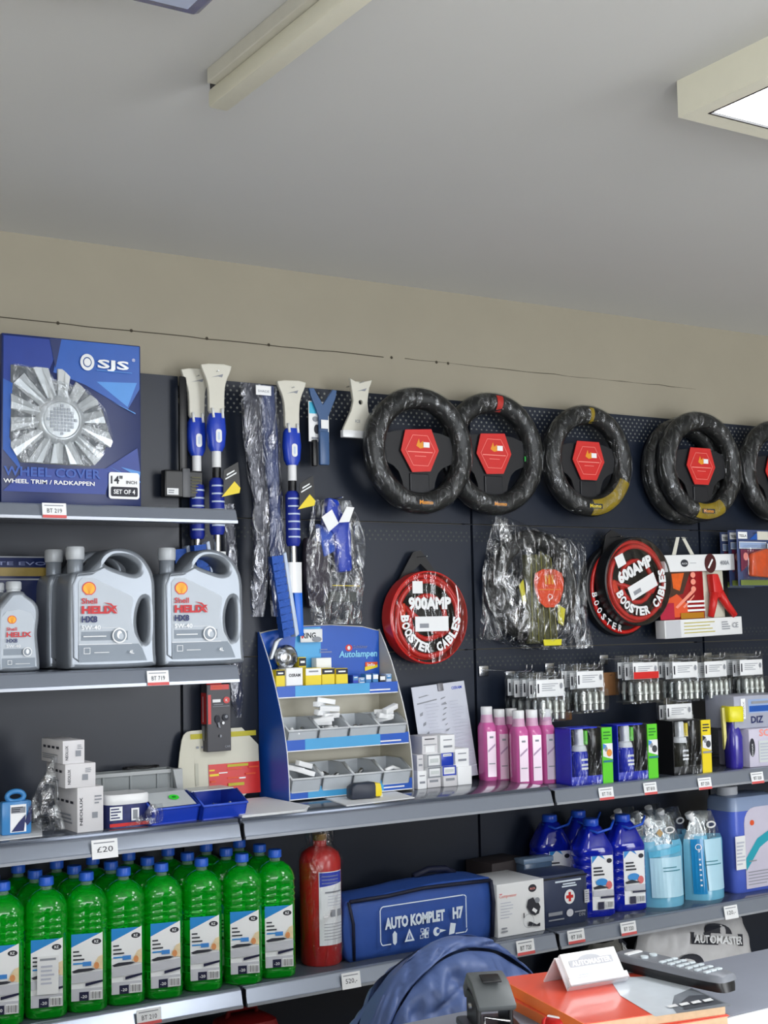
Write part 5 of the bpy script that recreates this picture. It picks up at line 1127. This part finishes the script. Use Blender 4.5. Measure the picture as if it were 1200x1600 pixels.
# boxes behind
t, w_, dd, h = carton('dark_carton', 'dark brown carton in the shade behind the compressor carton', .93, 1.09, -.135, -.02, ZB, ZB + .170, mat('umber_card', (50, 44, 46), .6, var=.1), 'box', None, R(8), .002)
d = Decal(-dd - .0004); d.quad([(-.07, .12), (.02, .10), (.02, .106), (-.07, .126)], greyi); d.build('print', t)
t = T('clear_tub', 'bluish clear plastic tub behind the first aid bag', 'tub', (1.095, -.150, ZB))
rbox('tub', -.055, .055, -.022, .022, 0, .172, mat('blue_grey_plastic', (84, 108, 138), .2, var=.1, trans=.3), t, .006); rbox('lid', -.058, .058, -.025, .025, .160, .176, mat('tub_lid', (110, 132, 158), .3), t, .003)
# dark blue bottles
deep = liquid('deep_blue_liquid', (24, 44, 200), .45)
def coolant(label, loc, front=True, group='dark blue screen wash bottles'):
    t = T('coolant_bottle', label, 'bottle', loc, R(-14), group)
    rings = [(.112, .084, 0), (.122, .094, .006)]
    for z in (.05, .075, .10, .125, .15, .175): rings += [(.122, .094, z), (.118, .090, z + .004), (.122, .094, z + .008)]
    rings += [(.122, .094, .195), (.116, .090, .205), (.084, .074, .235), (.056, .056, .262), (.044, .044, .268)]
    MB().loft([sring(a, b, z, 28, 4) for a, b, z in rings]).build('body', deep, t, smooth=1)
    MB().lathe([(.023, .264), (.024, .266), (.024, .284), (.022, .288), (.001, .288)], 24).build('cap', mat('cap_royal', (34, 84, 205), .3, var=.04), t, smooth=1)
    MB().tube([(-.03, -.01, .262), (.0, -.045, .250), (.04, -.052, .262), (.062, -.03, .282)], .004, 8).build('carry_handle', MATS['cap_royal'], t, smooth=2)
    if front:
        d = Decal(-.0475); d.rect(-.026, .022, .046, .182, white, 1); d.poly([(-.024, .182), (-.024, .160), (-.004, .182)], lblue); d.poly([(.0, .182), (.020, .170), (.012, .182)], lblue); d.ell(.034, .166, .009, .007, ink)
        for k in range(3): d.rect(-.020, .144 - .010*k, .008 + .004*k, .149 - .010*k, ink)
        d.ell(.006, .104, .020, .011, lblue); d.ell(.030, .094, .010, .012, mat('coral_photo', (220, 110, 110), .5, var=.2)); d.poly([(-.024, .090), (.0, .096), (.03, .086), (-.02, .084)], ink); d.rect(-.024, .064, .044, .080, lgrey); d.rect(.0, .056, .046, .062, lnavy); d.rect(-.010, .024, .010, .046, lnavy); d.barcode(.014, .026, .042, .048, white, ink, 7); d.build('label', t)
    return t
cb = coolant('dark blue screen wash bottle beside the first aid bag, left of the front two', (1.245, -.245, ZB))
dup(cb, (1.378, -.240, ZB), None, 'dark blue screen wash bottle next to the clear pouches, right of the front two')
dup(cb, (1.200, -.10, ZB), None, 'dark blue bottle in deep shade behind the first aid bag', 'shaded dark blue bottles at the back')
dup(cb, (1.330, -.085, ZB), None, 'dark blue bottle in shade behind the front pair of blue bottles', 'shaded dark blue bottles at the back')
# pouches
aqua = mat('aqua_pouch', (120, 194, 226), .2, var=.12, trans=.2, scale=12, bump=.9); aquad = mat('aqua_liquid', (36, 150, 214), .2, var=.1, trans=.3); hazy = film('pouch_film', (225, 232, 235), .22, .55, 14., .18, .6)
def pouch(label, loc, spout_dx, deepside, group='clear blue refill pouches', rz=0):
    t = T('refill_pouch', label, 'pouch', loc, rz, group)
    vs = []; nu, nv = 16, 22; fs = []
    for sd in (-1, 1):
        b_ = len(vs)
        for j in range(nv + 1):
            v = j/nv; z = .275*v; wd = .075*(1 if v < .66 else 1 - (v - .66)*1.55); th = .045*(1 - v)**.55 if v > .08 else .045
            for i in range(nu + 1):
                u = -1 + 2*i/nu; x = wd*u; nn = noise.noise(Vector((x*18 + loc[0]*7, sd, z*22)))
                vs.append((x, sd*(th*(1 - abs(u)**2.4)) + .006*nn*(1 - abs(u)), z + (.004*nn if 0 < j else 0) * (1 if j else 0)))
        for j in range(nv):
            for i in range(nu):
                a = b_ + j*(nu + 1) + i; q = (a, a+1, a+nu+2, a+nu+1); fs.append(q if sd < 0 else q[::-1])
    n1 = len(vs)//2
    low = [f_ for f_ in fs if max(vs[i][2] for i in f_) < .20]; hi = [f_ for f_ in fs if not max(vs[i][2] for i in f_) < .20]
    MB().add(vs, low).build('liquid_pocket', aqua, t, smooth=2); MB().add(vs, hi).build('clear_top', hazy, t, smooth=2)
    MB().lathe([(.008, 0), (.008, .012), (.013, .013), (.013, .030), (.001, .031)], 16).build('spout_cap', whiteg, t, smooth=1, loc=(spout_dx, -.004, .245), rot=(0, R(-28 if spout_dx < 0 else 24), 0))
    MB().torus((.018, -.022, .232), .016, .003, 20, 6, .009).build('handle_ring', whiteg, t, smooth=2)
    if deepside:
        d = Decal(0); d.rect(-.058, .02, -.020, .19, aquad, 4); d.ring(-.036, .165, .008, .010, white, 16); d.text('S', -.036, .150, .010, white, .02, None, 'C')
        for k in range(6): d.rect(-.040, .045 + .016*k, -.034, .050 + .016*k, white)
        d.build('side_panel', t, lambda x, y, z: (x, -.045*(1 - z/.275)**.55*(1 - (abs(x)/.075)**2.4) - .004 + y, z))
    d = Decal(0); frostp = mat('frost_panel', (176, 216, 234), .3, var=.06, bump=.5, scale=14)
    if deepside: d.rect(-.016, .03, .058, .188, frostp, 8)
    else: d.rect(-.056, .03, .058, .150, frostp, 10); d.quad([(-.058, .15), (.058, .165), (.058, .185), (-.058, .168)], mat('swoosh_aqua', (84, 178, 214), .35, var=.05), 10)
    if not deepside: d.poly([(-.03, .225), (-.018, .238), (-.006, .225), (-.018, .212)], mat('tan_print', (170, 140, 90), .5, var=.1))
    d.rect(-.02, .118, .03, .121, MATS['teal_print'], 4); d.rect(-.02, .108, .045, .111, MATS['teal_print'], 4); d.build('print', t, lambda x, y, z: (x, -.046*(1 - z/.275)**.55*(1 - (abs(x)/.075)**2.4) - .005 + y, z))
    return t
p0 = pouch('clear blue refill pouch beside the dark blue bottles', (1.510, -.270, ZB), -.045, False, rz=R(-12))
p1 = pouch('clear blue refill pouch with darker side panel and white spout', (1.690, -.270, ZB), -.040, True, rz=R(-10))
for k, (x, y) in enumerate(((1.475, -.165), (1.57, -.155), (1.670, -.15), (1.560, -.06), (1.690, -.055))):
    dup(p0, (x, y, ZB + (.0 if k else .0)), R(-12 + 8*k), ('hazy refill pouch top showing above the dark blue bottles', 'hazy refill pouch right behind the left front pouch', 'hazy refill pouch right behind the right front pouch', 'hazy refill pouch deepest in the shade, left', 'hazy refill pouch deepest in the shade, right')[k], 'shaded refill pouches behind', ('print',))
# canister right
vio = mat('violet_liquid', (86, 110, 214), .22, var=.06, trans=.15); frost = mat('frosted_plastic', (150, 170, 206), .3, var=.04, trans=.2)
t = T('fluid_canister', 'blue violet fluid canister with grey cap at the right edge', 'canister', (1.905, -.235, ZB))
MB().loft([sring(a, b, z, 32, 6) for a, b, z in ((.20, .12, 0), (.212, .13, .008), (.214, .132, .22), (.214, .132, .262))]).build('body', vio, t, smooth=1)
MB().loft([sring(a, b, z, 32, 6) for a, b, z in ((.214, .132, .262), (.212, .130, .292), (.20, .12, .306), (.16, .08, .312))]).build('air_space', frost, t, smooth=1)
MB().lathe([(.026, .306), (.034, .310), (.035, .314), (.035, .336), (.032, .339), (.001, .339)], 26, -.062, 0).build('cap', mat('cap_silver', (178, 182, 190), .4), t, smooth=1)
d = Decal(-.0665); d.rr(-.058, .012, .104, .272, .05, lilac); d.rect(-.058, .012, .104, .09, lilac); d.ell(-.022, .222, .010, .009, orange); d.poly([(-.056, .11), (.0, .17), (.09, .205), (.09, .178), (.01, .14), (-.056, .07)], mat('teal_swoosh', (36, 160, 180), .4, var=.05)); d.lines(-.05, .02, .08, .07, 5, greyi, None, .25); d.rect(-.045, .098, -.01, .102, greyi)
d.rect(-.105, .078, -.060, .185, whiteg); d.lines(-.102, .09, -.063, .17, 7, fp); d.build('label', t)
# under the lowest shelf ---------------------------------------------------------------
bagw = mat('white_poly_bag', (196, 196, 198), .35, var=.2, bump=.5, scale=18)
def poly_bag(label, rows, seed, txt, tx, y, m_=bagw):
    t = T('plastic_bag', label, 'plastic bag', (0, 0, 0))
    bg = sheet(y, rows, .07, seed, .022, 22, 20, 12.).build('bag', m_, t, smooth=2)
    fv = [v.co.copy() for v in bg.data.vertices][:23*21]
    def onbag(px, py, pz):
        near = sorted(fv, key=lambda c_: (c_.x - px)**2 + (c_.z - pz)**2)[:4]; ws = [1/((c_.x - px)**2 + (c_.z - pz)**2 + 1e-5) for c_ in near]
        return (px, sum(c_.y*q for c_, q in zip(near, ws))/sum(ws) - .006 + py, pz)
    d = Decal(0)
    for (x, z, w_, r_) in tx:
        c, s = math.cos(r_), math.sin(r_)
        d.poly([(x + (w_*.5 + w_*.26*math.cos(R(a)))*c - (.030 + .030*math.sin(R(a)))*s, z + (w_*.5 + w_*.26*math.cos(R(a)))*s + (.030 + .030*math.sin(R(a)))*c) for a in range(0, 181, 20)], ink)
        d.quad([(x - .006*c + .006*s, z - .006*s - .006*c), (x + (w_ + .006)*c + .006*s, z + (w_ + .006)*s - .006*c), (x + (w_ + .006)*c - .030*s, z + (w_ + .006)*s + .030*c), (x - .006*c - .030*s, z - .006*s + .030*c)], ink)
        d.text(txt, x, z, .024, whiteg, .03, w_, 'L', r_)
    d.build('print', t, onbag); return t
poly_bag('white plastic carrier bag with black AUTOMASTER print under the lowest shelf', [(.535, 1.50, 1.88), (.50, 1.46, 1.93), (.44, 1.44, 1.95), (.38, 1.45, 1.96), (.30, 1.46, 1.93), (.17, 1.48, 1.90)], 3, 'AUTOMASTER', [(1.63, .475, .24, R(-10)), (1.52, .405, .2, R(-14))], -.20)
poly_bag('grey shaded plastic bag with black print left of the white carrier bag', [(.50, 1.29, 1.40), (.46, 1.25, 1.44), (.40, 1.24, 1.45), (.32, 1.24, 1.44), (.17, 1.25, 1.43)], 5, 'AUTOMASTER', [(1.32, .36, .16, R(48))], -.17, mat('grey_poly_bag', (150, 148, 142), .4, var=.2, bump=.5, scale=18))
t = T('red_jerrycan', 'red plastic container in the shade under the lowest shelf', 'container', (.090, -.19, .16))
MB().loft([sring(a, b, z, 24, 5) for a, b, z in ((.17, .13, 0), (.18, .14, .02), (.18, .14, .26), (.15, .11, .315), (.09, .06, .33))]).build('body', mat('dull_red_plastic', (150, 28, 30), .45, var=.08), t, smooth=1)
MB().tube([(-.05, 0, .322), (-.045, 0, .345), (.03, 0, .345), (.035, 0, .322)], .008, 8).build('handle', MATS['dull_red_plastic'], t, smooth=2)

# ================================================================== FOREGROUND COUNTER
ctop = mat('grey_laminate', (122, 127, 140), .6, var=.03, scale=60); cdark = mat('dark_laminate', (38, 38, 42), .5)
t = T('counter', 'grey laminate service counter in the foreground with light front edge', 'counter', (-.9, -2.12, 0))
rbox('top', -1.8, 2.6, -.115, .100, .968, 1.0, ctop, t, .002); rbox('front_edge', -1.8, 2.6, -.119, -.1152, .970, .999, mat('light_edge', (196, 198, 204), .4), t, .001); rbox('front_panel', -1.75, 2.55, -.095, -.075, 0, .967, cdark, t, .002)
rbox('work_top', -1.75, 2.55, -.074, .36, .70, .73, ctop, t, .002); rbox('inner_panel', -1.75, 2.55, .30, .32, 0, .699, cdark, t, .002)
# chair and jacket
t = T('office_chair', 'dark office chair behind the counter, mostly hidden by the jacket', 'chair', (-.006, -1.30, 0))
MB().prism(smooth_poly([(-.17, .52), (.17, .52), (.17, .72), (.12, .80), (-.12, .80), (-.17, .72)], 2), -.03, .02).build('backrest', black, t, bevel=.01, smooth=1)
MB().loft([sring(.44, .42, z, 24, 4, 0, -.22) for z in (.42, .44, .48)]).build('seat', black, t, smooth=1); MB().lathe([(.03, .06), (.03, .42)], 12, 0, -.22).build('column', steel, t, smooth=1)
for k in range(5): a = R(72*k); MB().tube([(0, -.22, .08), (.26*math.cos(a), -.22 + .26*math.sin(a), .05)], .02, 8).build('foot', black, t, smooth=2)
MB().tube([(0, .0, .55), (0, -.02, .45), (0, -.15, .43)], .018, 8).build('back_bracket', black, t, smooth=2)
down = mat('navy_down_fabric', (82, 102, 152), .42, var=.10, bump=.15, scale=22)
t = T('puffer_jacket', 'navy quilted puffer jacket draped over the chair back', 'jacket', (-.006, -1.30, .595))
def quilt(rows, nm, m_, ysg):
    """arched quilt baffles: rows = [(a, b, z0, yoff)] outer to inner"""
    vs = []; fs = []; nu = 90; per = 12; rr_ = []
    for i in range(len(rows) - 1):
        for j in range(per): rr_.append((i, j/per))
    rr_.append((len(rows) - 2, 1.))
    for (i, q) in rr_:
        a, b, z0, yo = [rows[i][k]*(1-q) + rows[i+1][k]*q for k in range(4)]
        for u in range(nu + 1):
            th = PI*(-.06 + 1.12*u/nu); U = u*40/nu; nn = noise.noise(Vector((U*.45, i*2.3 + q, ysg*4)))
            crease = 1 - min(1, abs(noise.noise(Vector((U*.34 + q*.9, i*1.7 + q*.8, 3.3))))*5.0)
            crease2 = 1 - min(1, abs(noise.noise(Vector((U*.75 - q*.6, i*4.1, 7.1))))*4.0)
            puff = math.sin(PI*q)**.5*(.016 + .008*nn) + .014*noise.noise(Vector((U*.3, i*3.1 + q*1.3, 2))) - .013*crease**1.5*math.sin(PI*q)**.5 - .006*crease2*math.sin(PI*q)
            ce, se = math.cos(th), math.sin(th)
            vs.append((-(a + puff*.3)*ce, yo - ysg*puff - ysg*.004, z0 + (b + puff*.35)*max(se, -.2)))
    for r_ in range(len(rr_) - 1):
        for u in range(nu): p = r_*(nu + 1) + u; fs.append((p, p+1, p+nu+2, p+nu+1))
    return MB().add(vs, fs).build(nm, m_, t, smooth=2)
quilt([(.196, .20, .075, .06), (.204, .243, .062, .01), (.208, .258, .035, -.045)], 'collar_baffle', down, 1)
quilt([(.208, .250, .035, -.040), (.200, .200, .03, -.085), (.190, .130, .015, -.110), (.185, .05, -.02, -.120), (.185, -.02, -.05, -.120)], 'front_baffles', down, 1)
quilt([(.196, .20, .075, .06), (.200, .12, .03, .09), (.200, .0, -.03, .095)], 'back_baffles', down, -1)
MB().tube([(.13, -.125, .15), (.135, -.128, .147)], .008, 10).build('snap_button', black, t)
# catalogues
orangec = mat('coral_cover', (226, 84, 62), .3, var=.05, coat=.4)
pages = mat('page_edges', (196, 168, 136), .7, var=.15, scale=120)
def book(label, x, y, z, w_, l, h, rz, cov, art):
    t = T('catalogue_book', label, 'catalogue', (x, y, z), rz, 'catalogues lying on the counter')
    rbox('pages', -w_/2, w_/2 - .002, -l/2 + .001, l/2 - .001, .001, h - .001, pages, t, .0005)
    c = MB(); c.box(-w_/2, w_/2, -l/2, l/2, 0, .001); c.box(-w_/2, w_/2, -l/2, l/2, h - .001, h); c.build('cover', cov, t); MB().box(-w_/2 - .001, -w_/2, -l/2, l/2, 0, h).build('spine', mat('orange_spine', (240, 122, 56), .35), t)
    if art:
        d = Decal(0)
        for pts, m_ in art: d.poly(pts, m_)
        for k in range(4): d.quad([(.022 + .017*k, -.108), (.036 + .017*k, -.106), (.038 + .017*k, -.096), (.024 + .017*k, -.099)], whiteg)
        d.build('cover_print', t, loc=(0, 0, h + .0002), rot=(R(-90), 0, 0), fn=lambda x, y, z: (x, y, -z) if False else (x, y, z))
    return t
greyph = mat('car_photo', (120, 126, 134), .3, var=.4, scale=14, coat=.4); silvph = mat('silver_photo', (206, 214, 222), .3, var=.2, scale=20, coat=.4); darkph = mat('dark_car_photo', (70, 74, 82), .3, var=.3, scale=20)
book('red catalogue lowest in the stack on the counter', -.341, -2.134, 1.0, .203, .232, .012, R(-9), orangec, None)
book('thick catalogue with car photographs on top of the stack', -.337, -2.131, 1.0122, .200, .230, .014, R(-11), orangec,
     [([(-.01, -.127), (.099, -.127), (.099, .03), (.03, .05), (.0, -.03)], silvph), ([(.02, -.127), (.099, -.127), (.099, -.04), (.06, -.06), (.03, -.10)], greyph), ([(.035, -.12), (.095, -.115), (.095, -.075), (.075, -.07), (.05, -.09)], darkph), ([(.04, .06), (.099, .05), (.099, .127), (.03, .127)], greyph)])
t = T('red_pen', 'red marker pen lying beside the catalogues', 'pen', (-.452, -2.150, 1.0086), R(24)); MB().tube([(0, 0, 0), (0, -.03, 0), (0, -.034, 0), (0, -.11, 0)], [.0085, .0085, .006, .006], 12).build('barrel', redm, t, smooth=2); MB().tube([(0, 0, 0), (0, .006, 0)], [.0085, .006], 12).build('cap_end', redm, t, smooth=2); rbox('pen_clip', -.002, .002, -.028, 0, .008, .010, whiteg, t, .0005)
# card holder
t = T('card_holder', 'folded card holder with white business cards standing on the catalogues', 'card holder', (-.335, -2.082, 1.0268), R(-5))
th = R(38); hw = .046
for sg, nm in ((1, 'front_leaf'), (-1, 'back_leaf')):
    MB().box(-hw, hw, -.001, .001, 0, .044).build(nm, mat('acrylic', (206, 202, 206), .15, var=.02), t, loc=(0, -sg*.0275, 0), rot=(-sg*th, 0, 0))
MB().box(-hw, hw, -.012, -.001, 0, .002).build('ledge', MATS['acrylic'], t, loc=(0, -.0275, 0), rot=(-th, 0, 0)); MB().box(-hw, hw, -.012, -.0105, 0, .010).build('retaining_lip', MATS['acrylic'], t, loc=(0, -.0275, 0), rot=(-th, 0, 0))
c = MB().box(-hw + .005, hw - .001, -.007, -.0012, .003, .046).build('business_cards', whiteg, t, loc=(0, -.0275, 0), rot=(-th, 0, 0))
d = Decal(-.0073); lgi = mat('light_grey_ink', (168, 170, 176), .6, var=0); d.poly([(.018*math.cos(R(a)), .034 + .007*math.sin(R(a))) for a in range(180, -1, -20)], lgi); d.rect(-.033, .026, .035, .0355, lgi); d.text('AUTOMASTER', .001, .0275, .0065, whiteg, .03, .062, 'C'); d.rect(-.026, .014, -.006, .0152, fp); d.build('card_print', c)
# remote control
t = T('remote_control', 'grey and black remote control resting against the catalogues', 'remote control', (-.232, -2.140, 1.0272), rot=(0, 0, R(7))); t.scale = (.9, .9, .9)
MB().loft([sring(w_, .205 - .004*k, z, 32, 5) for k, (w_, z) in enumerate(((.040, 0), (.050, .006), (.052, .014)))]).build('base', black, t, smooth=1)
rc = MB().loft([sring(w_, l, z, 32, 5) for w_, l, z in ((.052, .205, .0142), (.050, .202, .020), (.044, .196, .023))]).build('top_shell', mat('remote_grey', (112, 116, 124), .4, var=.04), t, smooth=1)
rb = mat('remote_button', (196, 206, 212), .4)
for i in range(3):
    for j in range(6): MB().box(-.0055, .0055, -.0035, .0035, 0, .0028).build('button', rb, t, bevel=.001, loc=(-.013 + .013*i, -.072 + .016*j, .0228))
for i in range(2): MB().lathe([(.006, 0), (.006, .003), (.001, .0032)], 12).build('round_button', rb, t, loc=(-.010 + .02*i, .045, .0228), smooth=1)
MB().box(-.016, .016, -.004, .004, 0, .002).build('display_strip', whiteg, t, loc=(0, .075, .0228))
# hole punch
t = T('hole_punch', 'dark grey hole punch at the left of the catalogues', 'hole punch', (-.512, -2.115, 1.0), R(-22))
rbox('base', -.035, .035, -.075, .045, 0, .010, black, t, .003)
dgm = mat('punch_grey', (84, 88, 90), .4, var=.05)
vs = [(y, z) for y, z in ((.045, .030), (.050, .045), (.030, .066), (.0, .060), (-.035, .040), (-.030, .032), (.0, .045), (.028, .050))]
pr_ = MB(); n = len(vs); pr_.add([(-.024, y, z) for y, z in vs] + [(.024, y, z) for y, z in vs], [tuple(range(n)), tuple(range(n, 2*n))[::-1]] + [(i, (i+1) % n, n + (i+1) % n, n + i) for i in range(n)]); pr_.build('lever', dgm, t, bevel=.003, smooth=1)
rbox('slot', -.012, .012, .004, .024, .0615, .0635, black, t, .0005, rot=(R(12), 0, 0))
for sx in (-.020, .020): MB().prism([(sx - .003, .008), (sx + .003, .008), (sx + .003, .045), (sx - .003, .045)], -.02, .035).build('cheek', black, t, bevel=.002)
MB().tube([(-.026, .010, .030), (.026, .010, .030)], .004, 8).build('pivot_pin', steel, t, smooth=2); MB().tube([(-.018, -.04, .012), (-.014, -.02, .024), (.016, -.03, .02)], .0018, 6).build('spring', steel, t, smooth=2)
